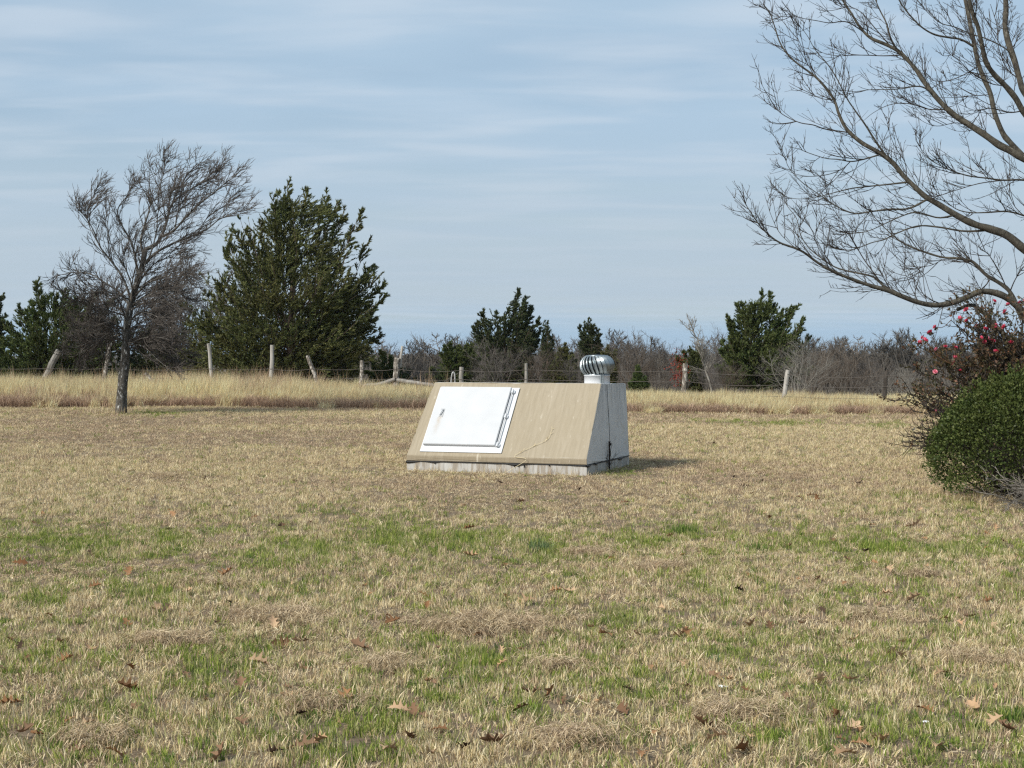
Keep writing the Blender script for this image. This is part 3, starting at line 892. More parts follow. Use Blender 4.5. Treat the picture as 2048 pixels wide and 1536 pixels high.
# ------------------------------------------------------------------ bare trees traced limb by limb
def traced_tree(name, label, cat, Y, base_px, limbs, mats, rng, conv, lv, wind, up, sides=8, thick=1.0):
    """limbs: (key, parent, zoom points, r0, r1, depth drift). conv maps traced points to pixels. lv: twig levels"""
    ox = at(base_px[0], 768, Y)[0]; oz = ghf(ox, Y)
    org = np.array((ox, Y, oz))
    root = thing(name, label, cat, tuple(org))
    done = {}
    for key, par, pts, r0, r1, drift in limbs:
        px = [conv(*p) for p in pts]
        if par:
            pp, pw = done[par]
            d2 = [(px[0][0] - a[0]) ** 2 + (px[0][1] - a[1]) ** 2 for a in pp]
            i = int(np.argmin(d2)); y0 = pw[i][1]
            W = [pw[i]]; px = [pp[i]] + px[1:]
        else:
            y0 = Y; W = [at(px[0][0], px[0][1], y0)]
        acc = 0.0; dist = [0.0]
        for a, b in zip(px[:-1], px[1:]):
            acc += math.hypot(b[0] - a[0], b[1] - a[1]); dist.append(acc)
        for k in range(1, len(px)):
            s = dist[k] / acc
            W.append(at(px[k][0], px[k][1], y0 + drift * s))
        W = np.array(W)
        n = max(8, len(W) * 4)
        C = catmull(W, n)
        pxs = [(1024 + F_PX * c[0] / (c[1] * CP - (c[2] - CAM_H) * SP), 768 - F_PX * ((c[2] - CAM_H) * CP + c[1] * SP) / (c[1] * CP - (c[2] - CAM_H) * SP)) for c in C]
        done[key] = (pxs, C)
        f = np.linspace(0, 1, n)
        rad = (r0 + (r1 - r0) * f ** 0.7) * thick * (0.88 if r0 < 0.05 else 1.0) * (1 + 0.25 * np.exp(-f * 40) * (r0 > 0.15))
        rad = rad * (1 + 0.10 * (vnoise(f * acc * 0.05, f * 0, len(done)) - 0.5) * 2)
        g = Geo(); g.tubes((C - org)[None], rad[None], sides if r0 > 0.03 else 6, True)
        nm = 'trunk' if key.startswith('trunk') else 'limb'
        o = link(nm, g.mesh(nm, [mats[0] if r0 > 0.022 else mats[1]], True), root)
        # twigs
        L = float(np.sum(np.linalg.norm(np.diff(C, axis=0), axis=1)))
        g = Geo()
        P, lens, cnt = C[None] - org, None, max(2, int(L * lv[0][0] * (0.25 if nm == 'trunk' else 1)))
        t0 = 0.55 if nm == 'trunk' else (0.25 if r0 > 0.06 else 0.06)
        prad = None
        for li, (dens, l0, l1, ang, wig, rr) in enumerate(lv):
            per = cnt if li == 0 else dens
            s, d, idx, tt = spawn(P, per, t0 if li == 0 else 0.15, 1.0, ang, rng, 0.22, up)
            ln = rng.uniform(l0, l1, len(s)) * (1.1 - 0.75 * tt if li == 0 else 1.1 - 0.55 * tt)
            k = 6 if li == 0 else 4
            P = grow(s, d, ln, k, np.array(wind), 0.16, wig, rng)
            w = np.linspace(1, 0.45, k)[None] * rr * rng.uniform(0.8, 1.2, (len(s), 1))
            g.tubes(P, w, 4 if li == 0 else 3)
        link('twigs', g.mesh('twigs', [mats[1]]), o)
    return root

def convA(X, Yv): return (1460 + X / 2.4, Yv / 2.4)
ASH = [
 ('trunk', None, [(1640, 2420), (1640, 2200), (1632, 1950), (1630, 1750), (1610, 1600), (1600, 1450), (1600, 1250)], 0.27, 0.17, 0),
 ('trunk2', 'trunk', [(1600, 1250), (1590, 1100), (1570, 900), (1590, 700), (1570, 450), (1560, 150), (1570, -150)], 0.16, 0.06, 0.4),
 ('A', 'trunk', [(1630, 1750), (1520, 1640), (1440, 1540), (1390, 1480), (1330, 1430), (1270, 1405), (1200, 1400), (1130, 1430), (1060, 1455), (980, 1465), (900, 1450), (820, 1420), (740, 1390), (640, 1360), (560, 1330), (490, 1300), (420, 1260), (360, 1215), (310, 1190), (240, 1165), (190, 1130), (145, 1085), (100, 1020), (50, 940)], 0.125, 0.008, -1.2),
 ('A1', 'A', [(980, 1465), (880, 1440), (800, 1405), (740, 1375), (690, 1330), (610, 1310), (560, 1300), (500, 1280), (440, 1240), (380, 1190), (340, 1130), (320, 1050), (270, 980), (245, 900)], 0.045, 0.007, 0.5),
 ('A2', 'A1', [(740, 1375), (690, 1310), (640, 1240), (600, 1170), (560, 1100), (500, 1010), (470, 960)], 0.022, 0.007, 0.5),
 ('A3', 'A1', [(500, 1280), (450, 1215), (415, 1150), (380, 1085), (330, 1040), (300, 1000)], 0.014, 0.006, -0.3),
 ('A4', 'A', [(310, 1190), (240, 1120), (200, 1040), (180, 980), (165, 930)], 0.011, 0.005, 0.2),
 ('A5', 'A', [(980, 1465), (955, 1390), (920, 1300), (870, 1340), (840, 1280)], 0.012, 0.005, 0.2),
 ('A6', 'A', [(945, 1460), (930, 1360), (925, 1270), (930, 1180)], 0.012, 0.005, 0.2),
 ('A7', 'A', [(900, 1450), (870, 1380), (840, 1310), (800, 1240), (780, 1180)], 0.012, 0.005, 0.3),
 ('A8', 'A', [(800, 1410), (760, 1355), (720, 1300), (700, 1260)], 0.010, 0.005, 0.3),
 ('B', 'trunk', [(1600, 1400), (1500, 1260), (1411, 1195), (1330, 1130), (1250, 1100), (1170, 1075), (1090, 1035), (1000, 980), (940, 945), (890, 900), (830, 840), (780, 780), (720, 735), (640, 690), (590, 650), (550, 605), (520, 540), (500, 480), (450, 410), (400, 360), (330, 310), (280, 265), (240, 205), (215, 130), (190, 60), (160, 20)], 0.13, 0.008, 0.6),
 ('B1', 'B', [(760, 760), (700, 680), (650, 600), (600, 530), (560, 470), (520, 390), (470, 310), (410, 240), (370, 170), (330, 120)], 0.036, 0.007, -0.5),
 ('B2', 'B', [(720, 745), (640, 765), (580, 775), (520, 765), (460, 760), (380, 735), (330, 715), (280, 705)], 0.028, 0.006, -0.4),
 ('B3', 'B2', [(580, 775), (540, 810), (480, 835), (420, 845), (360, 845), (300, 830), (250, 805)], 0.015, 0.006, 0.3),
 ('B4', 'B', [(860, 875), (760, 885), (660, 895), (580, 905), (500, 925), (420, 945), (330, 955), (240, 940)], 0.03, 0.006, 0.5),
 ('B5', 'B', [(950, 950), (860, 1000), (760, 1005), (680, 1015), (600, 1025), (530, 1000), (480, 970), (430, 935), (340, 870), (280, 800), (260, 740), (215, 655)], 0.034, 0.006, -0.6),
 ('B6', 'B', [(570, 635), (460, 620), (400, 600), (340, 590), (280, 565), (230, 530), (190, 470), (150, 400), (135, 350)], 0.022, 0.006, 0.4),
 ('B7', 'B', [(1090, 1035), (1000, 1045), (900, 1020), (830, 1035), (740, 1075), (660, 1110), (580, 1120), (500, 1110)], 0.030, 0.006, -0.6),
 ('B8', 'B', [(500, 480), (430, 470), (370, 430), (320, 370)], 0.014, 0.005, 0.3),
 ('B9', 'B', [(400, 360), (370, 300), (350, 240), (320, 170), (300, 100), (270, 50)], 0.013, 0.005, -0.2),
 ('B10', 'B', [(850, 860), (840, 780), (790, 700), (760, 620), (750, 560)], 0.016, 0.005, -0.3),
 ('M', 'B', [(1250, 1100), (1130, 1110), (1000, 1090), (900, 1085), (800, 1120), (740, 1150), (680, 1165), (600, 1195), (540, 1200), (480, 1185), (430, 1150), (390, 1100)], 0.034, 0.006, 0.8),
 ('C', 'trunk', [(1600, 1180), (1540, 930), (1480, 810), (1411, 760), (1340, 720), (1290, 695), (1220, 645), (1150, 600), (1080, 555), (1030, 510), (980, 455), (930, 390), (890, 330), (840, 275), (800, 240), (740, 210), (680, 185), (640, 150), (610, 110), (580, 60), (540, 0), (500, -60)], 0.14, 0.02, 1.0),
 ('C1', 'C', [(800, 240), (770, 180), (750, 110), (720, 50), (690, -20)], 0.035, 0.016, 0.3),
 ('C2', 'C', [(980, 455), (930, 420), (880, 415), (830, 425), (750, 430), (680, 430), (590, 440), (540, 430)], 0.028, 0.006, -0.6),
 ('C3', 'C', [(830, 262), (740, 268), (660, 265), (590, 265), (520, 268), (450, 255), (400, 230)], 0.02, 0.006, 0.4),
 ('C4', 'C', [(640, 150), (560, 105), (480, 110), (420, 100), (360, 90), (310, 80), (240, 80)], 0.02, 0.006, -0.4),
 ('C5', 'C', [(1040, 520), (960, 525), (890, 505), (830, 495), (760, 505), (690, 540), (640, 580)], 0.022, 0.006, 0.6),
 ('C6', 'C', [(780, 225), (700, 140), (630, 60), (570, 30), (500, 10)], 0.022, 0.008, 0.3),
 ('C7', 'C', [(1150, 600), (1080, 590), (1000, 605), (940, 590), (880, 550)], 0.016, 0.005, -0.5),
 ('D1', 'C', [(1411, 760), (1350, 690), (1310, 640), (1270, 540), (1250, 450), (1220, 380), (1190, 300), (1170, 200), (1150, 100), (1130, 0), (1110, -80)], 0.085, 0.05, 0.5),
 ('D2', 'trunk2', [(1590, 760), (1500, 650), (1411, 540), (1370, 470), (1320, 410), (1270, 360), (1230, 300), (1210, 220), (1190, 130), (1160, 50), (1140, -60)], 0.10, 0.05, -0.8),
 ('D3', 'trunk2', [(1580, 620), (1480, 520), (1411, 440), (1390, 380), (1365, 290), (1335, 200), (1320, 120), (1325, 50), (1320, -60)], 0.10, 0.07, 0.6),
 ('D4', 'D1', [(1165, 240), (1110, 190), (1050, 180), (980, 165), (920, 130), (870, 80), (830, 30), (800, -20)], 0.04, 0.018, -0.4),
 ('D5', 'D3', [(1370, 300), (1330, 240), (1240, 190), (1150, 160), (1080, 130), (1010, 110), (950, 60), (900, 0)], 0.026, 0.01, -0.5),
 ('D6', 'D1', [(1200, 320), (1110, 365), (1030, 390), (960, 380), (920, 330)], 0.018, 0.006, 0.6),
 ('D7', 'D1', [(1250, 450), (1170, 460), (1080, 460), (1020, 440)], 0.016, 0.006, 0.6),
 ('D8', 'D2', [(1320, 410), (1250, 400), (1160, 350), (1090, 280), (1030, 250)], 0.018, 0.006, -0.6),
 ('D9', 'D3', [(1390, 380), (1330, 330), (1290, 230), (1280, 120), (1250, 20)], 0.02, 0.008, 0.6),
 ('D10', 'D2', [(1411, 540), (1340, 540), (1260, 520), (1180, 530), (1100, 500)], 0.02, 0.006, -0.6),
 ('E', 'trunk', [(1600, 1250), (1500, 900), (1411, 865), (1310, 865), (1230, 855), (1150, 845), (1080, 825), (1020, 800), (970, 770), (920, 720), (890, 660)], 0.04, 0.006, -1.2),
 ('E1', 'E', [(1310, 865), (1200, 880), (1110, 905), (1020, 935), (950, 960)], 0.018, 0.006, 0.6),
 ('E2', 'E', [(1230, 855), (1190, 800), (1160, 760), (1145, 720)], 0.012, 0.005, 0.2),
 ('Fm', 'trunk', [(1600, 1250), (1480, 1060), (1411, 1035), (1330, 1015), (1230, 1020), (1150, 1020), (1080, 1000), (1010, 940), (960, 880)], 0.04, 0.006, -1.0),
 ('Fn', 'Fm', [(1411, 1035), (1360, 980), (1330, 900), (1300, 830)], 0.014, 0.005, 0.3),
 ('G', 'trunk', [(1630, 1750), (1480, 1620), (1400, 1520), (1360, 1430), (1330, 1385), (1280, 1350), (1230, 1320), (1180, 1270), (1150, 1250), (1090, 1240), (1020, 1235), (950, 1215), (880, 1190), (820, 1160), (760, 1110), (700, 1050), (660, 990)], 0.085, 0.007, 0.6),
 ('G1', 'G', [(1190, 1290), (1140, 1235), (1110, 1205), (1070, 1165)], 0.026, 0.01, 0.3),
 ('G2', 'A', [(1200, 1400), (1240, 1340), (1160, 1270), (1100, 1255), (1030, 1245), (960, 1275), (870, 1280), (800, 1260)], 0.02, 0.006, 0.5),
 ('G3', 'G', [(1330, 1385), (1290, 1300), (1240, 1220), (1200, 1190), (1280, 1150)], 0.018, 0.008, -0.4),
 ('G4', 'G', [(1340, 1400), (1370, 1340), (1411, 1280), (1450, 1260)], 0.02, 0.008, -0.4),
 ('H', 'trunk', [(1632, 1900), (1400, 1680), (1290, 1580), (1245, 1530), (1190, 1480), (1150, 1465), (1090, 1487)], 0.065, 0.045, -0.3),
]
traced_tree('bare_ash_tree', 'large leafless tree with arching grey limbs above the pink-flowered bush', 'tree', 25.0, (2140, 0), ASH, (M['bark_ash'], M['twig_ash']), np.random.default_rng(31), convA,
            [(6.5, 0.32, 1.05, 0.66, 0.05, 0.0060), (4, 0.10, 0.42, 0.66, 0.06, 0.0047), (1, 0.05, 0.14, 0.7, 0.08, 0.0042)], (-0.22, 0, 0.48), 0.4, 8, 0.62)

def convB(X, Yv): return (X / 2.648, 280 + (Yv * 0.962 + 56) / 2.648)
ELM = [
 ('trunk', None, [(640, 1470), (648, 1300), (662, 1150), (668, 1050), (672, 980), (690, 860), (722, 740), (752, 640), (768, 545)], 0.20, 0.10, 0),
 ('a', 'trunk', [(768, 545), (820, 520), (850, 480), (880, 400), (900, 320), (930, 270), (1000, 220), (1070, 170), (1130, 120), (1190, 80)], 0.085, 0.008, 0.6),
 ('b', 'a', [(850, 480), (920, 440), (990, 360), (1050, 300), (1110, 250), (1180, 190), (1250, 140)], 0.06, 0.008, -0.5),
 ('c', 'trunk', [(752, 640), (830, 560), (900, 520), (960, 490), (1040, 460), (1100, 430), (1160, 380), (1230, 350), (1310, 315)], 0.06, 0.008, -0.8),
 ('d', 'trunk', [(760, 590), (745, 500), (760, 430), (790, 330), (800, 250), (790, 180), (795, 90)], 0.055, 0.008, 0.5),
 ('e', 'trunk', [(735, 700), (700, 520), (640, 400), (625, 320), (680, 240), (705, 175)], 0.05, 0.008, 0.8),
 ('f', 'trunk', [(700, 830), (650, 700), (590, 610), (530, 530), (490, 430), (455, 370), (420, 325)], 0.055, 0.008, -0.6),
 ('g', 'f', [(530, 530), (475, 420), (462, 330), (495, 250), (500, 200)], 0.025, 0.007, 0.4),
 ('h', 'trunk', [(690, 860), (630, 780), (560, 730), (480, 680), (400, 670), (290, 690)], 0.05, 0.007, 0.5),
 ('i', 'a', [(880, 400), (865, 300), (850, 200), (868, 120), (875, 40)], 0.03, 0.007, -0.3),
 ('j', 'a', [(900, 320), (940, 230), (990, 140), (1050, 65)], 0.03, 0.007, 0.5),
 ('k', 'trunk', [(700, 820), (780, 730), (890, 690), (960, 690), (1040, 700)], 0.045, 0.007, -1.0),
 ('l', 'trunk', [(690, 880), (780, 830), (880, 830), (960, 880)], 0.045, 0.007, -1.2),
 ('m', 'trunk', [(672, 990), (740, 970), (810, 1010), (890, 1050), (965, 1110)], 0.045, 0.007, -0.9),
 ('n', 'trunk', [(672, 980), (580, 950), (470, 965), (370, 990)], 0.045, 0.007, -0.9),
 ('o', 'trunk', [(668, 1010), (570, 1030), (470, 1070), (400, 1130)], 0.04, 0.007, 0.4),
 ('p', 'trunk', [(685, 900), (570, 880), (470, 850), (380, 820)], 0.04, 0.007, -1.1),
 ('q', 'trunk', [(690, 860), (700, 760), (660, 640), (600, 540), (570, 440), (580, 330)], 0.045, 0.007, -0.9),
 ('r', 'trunk', [(672, 970), (640, 850), (580, 780), (500, 780), (400, 790), (320, 770)], 0.04, 0.007, -1.3),
 ('s', 'trunk', [(690, 870), (800, 780), (870, 760), (950, 780), (1000, 820)], 0.04, 0.007, 1.0),
 ('t', 'trunk', [(672, 980), (720, 900), (800, 900), (880, 950), (930, 1010)], 0.04, 0.007, -1.5),
 ('u', 'trunk', [(672, 990), (700, 1040), (780, 1060), (860, 1110), (900, 1150)], 0.035, 0.007, 0.9),
 ('v', 'trunk', [(720, 740), (800, 640), (860, 600), (930, 570), (980, 590)], 0.04, 0.007, 1.0),
 ('w', 'trunk', [(735, 700), (800, 560), (830, 430), (840, 330), (900, 250), (930, 190)], 0.04, 0.007, -1.0),
 ('x', 'b', [(930, 430), (940, 350), (980, 290), (1040, 220), (1110, 170), (1170, 100)], 0.03, 0.007, 0.6),
 ('y', 'c', [(1040, 460), (1090, 380), (1150, 330), (1210, 290), (1230, 210)], 0.022, 0.006, 0.5),
]
_r = np.random.default_rng(66)
for _k in range(26):
    _t = _r.uniform(0, 1); _y = 770 + 330 * _t; _x = 713 - 48 * _t
    _sd = -1 if _k % 2 else 1
    _l = _r.uniform(120, 300) * (1.0 if _sd > 0 else 1.0)
    _rise = _r.uniform(-0.5, 0.65)
    ELM.append(('z%d' % _k, 'trunk', [(_x, _y), (_x + _sd * _l * 0.35, _y - _l * (0.10 + _rise * 0.25)), (_x + _sd * _l * 0.7, _y - _l * _rise * 0.7 + 10), (_x + _sd * _l, _y - _l * _rise * 0.75 + 45 * (1 - _rise))], 0.028, 0.007, _r.normal(0, 1.1)))
traced_tree('windblown_tree', 'bare windblown tree with dense combed twigs and flaky trunk on the lawn edge', 'tree', 42.4, (242, 0), ELM, (M['bark_elm'], M['twig_elm']), np.random.default_rng(41), convB,
            [(9, 0.45, 1.35, 0.62, 0.09, 0.0098), (6, 0.18, 0.62, 0.55, 0.09, 0.0075), (2, 0.1, 0.30, 0.5, 0.10, 0.006)], (0.85, 0, 0.30), 0.15, 8, 0.76)

# ------------------------------------------------------------------ cedars
def cedar(name, label, bx, Y, tips, seed, mats, fill=60, leaf=0.16, wind=(0.25, 0, 0.5), dens=1.0, depth=0.9, group=None, low=0.0, spray=1.0):
    rng = np.random.default_rng(seed)
    ox = at(bx, 768, Y)[0]; oz = ghf(ox, Y)
    org = np.array((ox, Y, oz))
    root = thing(name, label, 'tree', tuple(org), group)
    W = np.array([at(a, b, Y) - org for a, b in tips])
    H = W[:, 2].max()
    rad_max = np.abs(W[:, 0]).max()
    T = [w + np.array((0, rng.normal(0, 0.22) * abs(w[0]) + rng.normal(0, 0.08), 0)) for w in W]
    # fill: sides of the crown between the tips, turned round the trunk
    for k in range(fill):
        w = W[rng.integers(len(W))]
        phi = rng.uniform(-1.5, 1.5); sgn = 1 if w[0] > 0 else -1
        r = max(abs(w[0]), 0.22 * rad_max * (1.0 - 0.7 * w[2] / H)) * rng.uniform(0.55, 1.0)
        hz = w[2] * rng.uniform(0.25 + low, 0.97)
        # a lower bough reaches as far as the widest tip at that height
        cand = [abs(v[0]) for v in W if v[2] >= hz * 0.85 and (v[0] > 0) == (w[0] > 0)]
        r = (max(cand) if cand else r) * rng.uniform(0.45, 0.97)
        T.append(np.array((sgn * r * math.cos(phi), r * math.sin(phi) * depth, hz)))
    for k in range(int(fill * 0.7)):
        side = 1 if rng.uniform() < 0.5 else -1
        hz = H * rng.uniform(0.10, 0.62) ** 1.0
        cand = [abs(v[0]) for v in W if (v[0] > 0) == (side > 0) and v[2] >= hz * 0.7] or [rad_max * 0.6]
        r = max(cand) * rng.uniform(0.6, 1.0); phi = rng.uniform(-1.5, 1.5)
        T.append(np.array((side * r * math.cos(phi), r * math.sin(phi) * depth, hz)))
    T = np.array(T); n = len(T)
    h0 = T[:, 2] * np.clip(rng.uniform(0.30, 0.72, n) - 0.10 * np.linalg.norm(T[:, :2], axis=1) / rad_max, 0.12, 0.85)
    A = np.stack([np.zeros(n), np.zeros(n), h0], 1)
    C = A + (T - A) * np.array((0.62, 0.62, 0.30)) + rng.normal(0, 0.06 * H * 0.3, (n, 3))
    K = 12; u = np.linspace(0, 1, K)[None, :, None]
    P = A[:, None] * (1 - u) ** 2 + 2 * C[:, None] * u * (1 - u) + T[:, None] * u ** 2
    P = P + rng.normal(0, 0.012 * H * 0.4, P.shape) * u
    Lp = np.linalg.norm(T - A, axis=1)
    g = Geo()
    tr = np.stack([rng.normal(0, 0.02, 8) * H * 0.2, rng.normal(0, 0.02, 8) * H * 0.2, np.linspace(-0.2, H * 0.8, 8)], 1); tr[0, :2] = 0
    g.tubes(tr[None], np.linspace(0.028 * H, 0.006 * H, 8)[None], 8, True)
    link('trunk', g.mesh('trunk', [mats[1]], True), root)
    g = Geo(); g.tubes(P[:, [0, 2, 5, 8, 11]], np.linspace(1, 0.2, 5)[None] * (0.010 + 0.008 * Lp)[:, None] * 0.7, 3)
    link('boughs', g.mesh('boughs', [mats[1]]), root)
    # shoots and sprays
    w = np.array(wind)
    per = max(5, int(8 * dens))
    s, d, idx, tt = spawn(P, per, 0.28, 1.0, 0.55, rng, 0.22, 0.1)
    ln = np.clip(Lp[idx] * 0.34, 0.25, 1.25) * (1.12 - 0.85 * tt) * rng.uniform(0.6, 1.15, len(s))
    # leading spires carry more and shorter shoots towards the tip
    nl = len(W)
    sL, dL, iL, tL = spawn(P[:nl], int(34 * dens), 0.28, 1.0, 0.52, rng, 0.2, 0.0)
    s, d, idx, tt = np.vstack([s, sL]), np.vstack([d, dL]), np.concatenate([idx, iL]), np.concatenate([tt, tL])
    ln = np.concatenate([ln, np.clip(Lp[iL] * 0.24, 0.22, 0.85) * (1.15 - 0.85 * tL) * rng.uniform(0.7, 1.2, len(sL))])
    P1 = grow(s, d, ln, 5, w, 0.18, 0.08, rng)
    s2, d2, i2, t2 = spawn(P1, max(3, int(4 * dens)), 0.15, 1.0, 0.48, rng, 0.2, 0.1)
    P2 = grow(s2, d2, ln[i2] * 0.45 * (1.1 - 0.6 * t2) * rng.uniform(0.6, 1.2, len(s2)), 4, w, 0.18, 0.10, rng)
    g = Geo()
    g.tubes(P1[-len(sL):, ::2], np.linspace(0.010, 0.004, 3)[None].repeat(len(sL), 0), 3)
    link('shoots', g.mesh('shoots', [mats[1]]), root)
    g = Geo()
    leaf = leaf * 0.70
    for PP, pr in ((P, 10), (P1, 14), (P2, 9)):
        sp_, dp, ip, tp = spawn(PP, pr, 0.45 if PP is P else 0.15, 1.0, 0.36, rng, 0.25, 0.0)
        Lf = leaf * rng.uniform(0.6, 1.4, len(sp_))
        slivers(g, sp_, dp + w * 0.25, Lf, Lf * 0.36, rng)
    # sprays through the whole crown, thickest near its surface
    def side_profile(sgn):
        v = sorted([(q[2], abs(q[0])) for q in W if q[0] * sgn > -0.02 * H] + [(0.0, 0.75 * max([abs(q[0]) for q in W if q[0] * sgn > 0] + [0.2]))])
        zz = np.linspace(0, H, 60)
        rr = np.interp(zz, [a for a, b in v], [b for a, b in v])
        rr = np.array([rr[max(0, i - 2):i + 3].mean() for i in range(60)])
        return zz, rr
    prof_ = {1: side_profile(1), -1: side_profile(-1)}
    ns = int((260 + 62 * H * rad_max) * dens * spray)
    zz = H * rng.uniform(0.03, 0.90, ns) ** 0.9; sg = np.where(rng.uniform(0, 1, ns) < 0.5, 1, -1)
    rr = np.where(sg > 0, np.interp(zz, *prof_[1]), np.interp(zz, *prof_[-1])) * rng.uniform(0.08, 1, ns) ** 0.55 * (0.92 - 0.22 * (zz / H) ** 1.5)
    ph = rng.uniform(-1.57, 1.57, ns)
    Cs = np.stack([sg * rr * np.cos(ph), rr * np.sin(ph) * depth, zz], 1)
    hole = fbm(Cs[:, 0] * 1.4 + Cs[:, 1] * 0.9 + seed, Cs[:, 2] * 1.9 + seed, 7, 2)
    Cs = Cs[hole > 0.40]
    rad_ = norm(Cs * np.array((1, 1, 0)) + 1e-4)
    Ls = np.clip(H * 0.075, 0.16, 0.55) * rng.uniform(0.6, 1.3, len(Cs))
    PS = grow(Cs - rad_ * Ls[:, None] * 0.4, rad_ * 0.9 + w * 0.8 + rng.normal(0, 0.30, Cs.shape) + (0, 0, 0.15), Ls, 5, w, 0.12, 0.10, rng)
    sp_, dp, ip, tp = spawn(PS, 30, 0.0, 1.0, 0.42, rng, 0.25, 0.0)
    Lf = leaf * rng.uniform(0.6, 1.3, len(sp_)) * (1.15 - 0.5 * tp)
    slivers(g, sp_, dp, Lf, Lf * 0.38, rng)
    # clean leading tips
    sp_, dp, ip, tp = spawn(P1, 2, 0.9, 1.0, 0.15, rng)
    slivers(g, sp_, dp, leaf * 1.2, leaf * 0.22, rng)
    link('foliage', g.mesh('foliage', [mats[0]]), root)
    return root
def z3(*pts): return [(340 + x / 3.338, 360 + y / 3.338) for x, y in pts]
def z4(*pts): return [(840 + x / 4.267, 560 + y / 4.267) for x, y in pts]
def z5(*pts): return [(1240 + x / 3.413, 560 + y / 3.413) for x, y in pts]
OL, DK, GR = (M['cedar_olive'], M['cedar_bark']), (M['cedar_dark'], M['cedar_bark']), (M['cedar_green'], M['cedar_bark'])
cedar('cedar_tree', 'broad olive-green cedar with ragged spire tips behind the leaning posts', 585, 63, z3((690, 80), (770, 30), (910, 75), (1045, 90), (1120, 140), (1185, 195), (1290, 250), (1330, 405), (1350, 580), (1330, 640), (1435, 705), (1420, 775), (1355, 880), (1340, 940), (1380, 1030), (1330, 1130), (600, 260), (520, 345), (430, 345), (345, 470), (400, 400), (190, 740), (330, 690), (150, 860), (80, 950), (40, 1050), (30, 1150), (840, 160), (700, 180), (1200, 330)), 101, OL, 175, 0.17, (0.45, 0, 0.30), 1.0, 0.9)
cedar('cedar_tree', 'low spreading green cedar behind the hard-leaning post', 110, 66, [(70, 566), (35, 620), (62, 605), (110, 590), (150, 600), (185, 588), (10, 650), (-20, 690), (-30, 720), (225, 640), (240, 690), (128, 585), (205, 610), (250, 735), (-40, 745)], 102, GR, 120, 0.17, (0.2, 0, 0.5), 1.0, 0.9)
cedar('cedar_tree', 'dark cedar spire standing beyond the low spreading green cedar', -28, 70, [(-22, 555), (2, 592), (-40, 590), (12, 632), (14, 690), (-70, 640), (8, 720)], 103, DK, 30, 0.16)
cedar('cedar_tree', 'dark windswept cedar with curling tips rising behind the shelter roof', 1010, 76, z4((830, 110), (900, 155), (905, 205), (950, 235), (1005, 335), (1030, 430), (940, 300), (740, 265), (650, 290), (530, 300), (490, 365), (455, 415), (480, 490), (1000, 520), (800, 200)), 104, DK, 60, 0.17, (0.45, 0, 0.35), 1.0)
cedar('cedar_tree', 'very thin dark cedar spire beside the windswept cedar', 1095, 80, z4((1075, 370), (1110, 480), (1060, 440), (1125, 500), (1050, 520), (1085, 420)), 105, DK, 16, 0.14, (0.15, 0, 0.6), 0.8)
cedar('cedar_tree', 'small pointed dark cedar rising behind the turbine vent', 1180, 78, z4((1440, 345), (1370, 410), (1510, 420), (1530, 480), (1385, 470), (1470, 390), (1405, 380), (1540, 560), (1370, 560)), 106, DK, 40, 0.15, (0.25, 0, 0.5), 1.0)
cedar('cedar_tree', 'bushy yellow-green cedar low behind the post with the pipe loop', 905, 72, z4((260, 540), (180, 640), (100, 760), (60, 830), (400, 560), (330, 580), (210, 570), (470, 600), (500, 680), (440, 560)), 107, GR, 60, 0.15, (0.3, 0, 0.4))
cedar('cedar_tree', 'rounded yellow-green cedar low behind the shelter roof', 1128, 70, z4((1240, 560), (1190, 600), (1300, 640), (1150, 700), (1330, 700), (1100, 780), (1350, 760)), 108, OL, 45, 0.15)
cedar('cedar_tree', 'dark green cedar partly hidden by the turbine vent', 1216, 72, z4((1600, 570), (1560, 620), (1660, 620), (1690, 700), (1550, 700)), 109, OL, 30, 0.15)
cedar('cedar_tree', 'young bright green cedar growing near the shelter corner', 1276, 60, z4((1860, 750), (1830, 810), (1920, 850), (1800, 890), (1940, 900), (1875, 790)), 110, GR, 30, 0.11, (0.15, 0, 0.6))
cedar('cedar_tree', 'many-spired dark green cedar between the pale sapling and pale leaning post', 1508, 66, z5((965, 90), (1025, 110), (840, 165), (805, 175), (915, 180), (1060, 185), (1190, 185), (1150, 230), (1100, 215), (1210, 285), (725, 265), (760, 300), (1265, 405), (700, 420), (690, 480), (1280, 500), (1230, 350), (670, 600), (1270, 620)), 111, GR, 88, 0.16, (0.18, 0, 0.6), 1.0)
cedar('cedar_tree', 'small yellowish cedar with a bent top behind the spotted post', 1398, 68, z5((475, 468), (430, 490), (395, 540), (540, 480), (560, 560), (410, 600), (500, 500)), 112, OL, 40, 0.14)
cedar('cedar_tree', 'low dark cedar behind the trunk of the windblown tree', 330, 67, [(262, 672), (300, 655), (335, 668), (372, 660), (405, 690), (240, 705), (425, 720), (285, 668), (350, 672), (235, 740), (430, 745)], 114, DK, 60, 0.16, (0.2, 0, 0.5))
cedar('cedar_tree', 'small dark cedar seedling thicket beside the thick corner post', 778, 68, [(761, 704), (744, 720), (819, 743), (783, 719), (735, 745), (830, 760), (800, 735)], 113, GR, 40, 0.14)

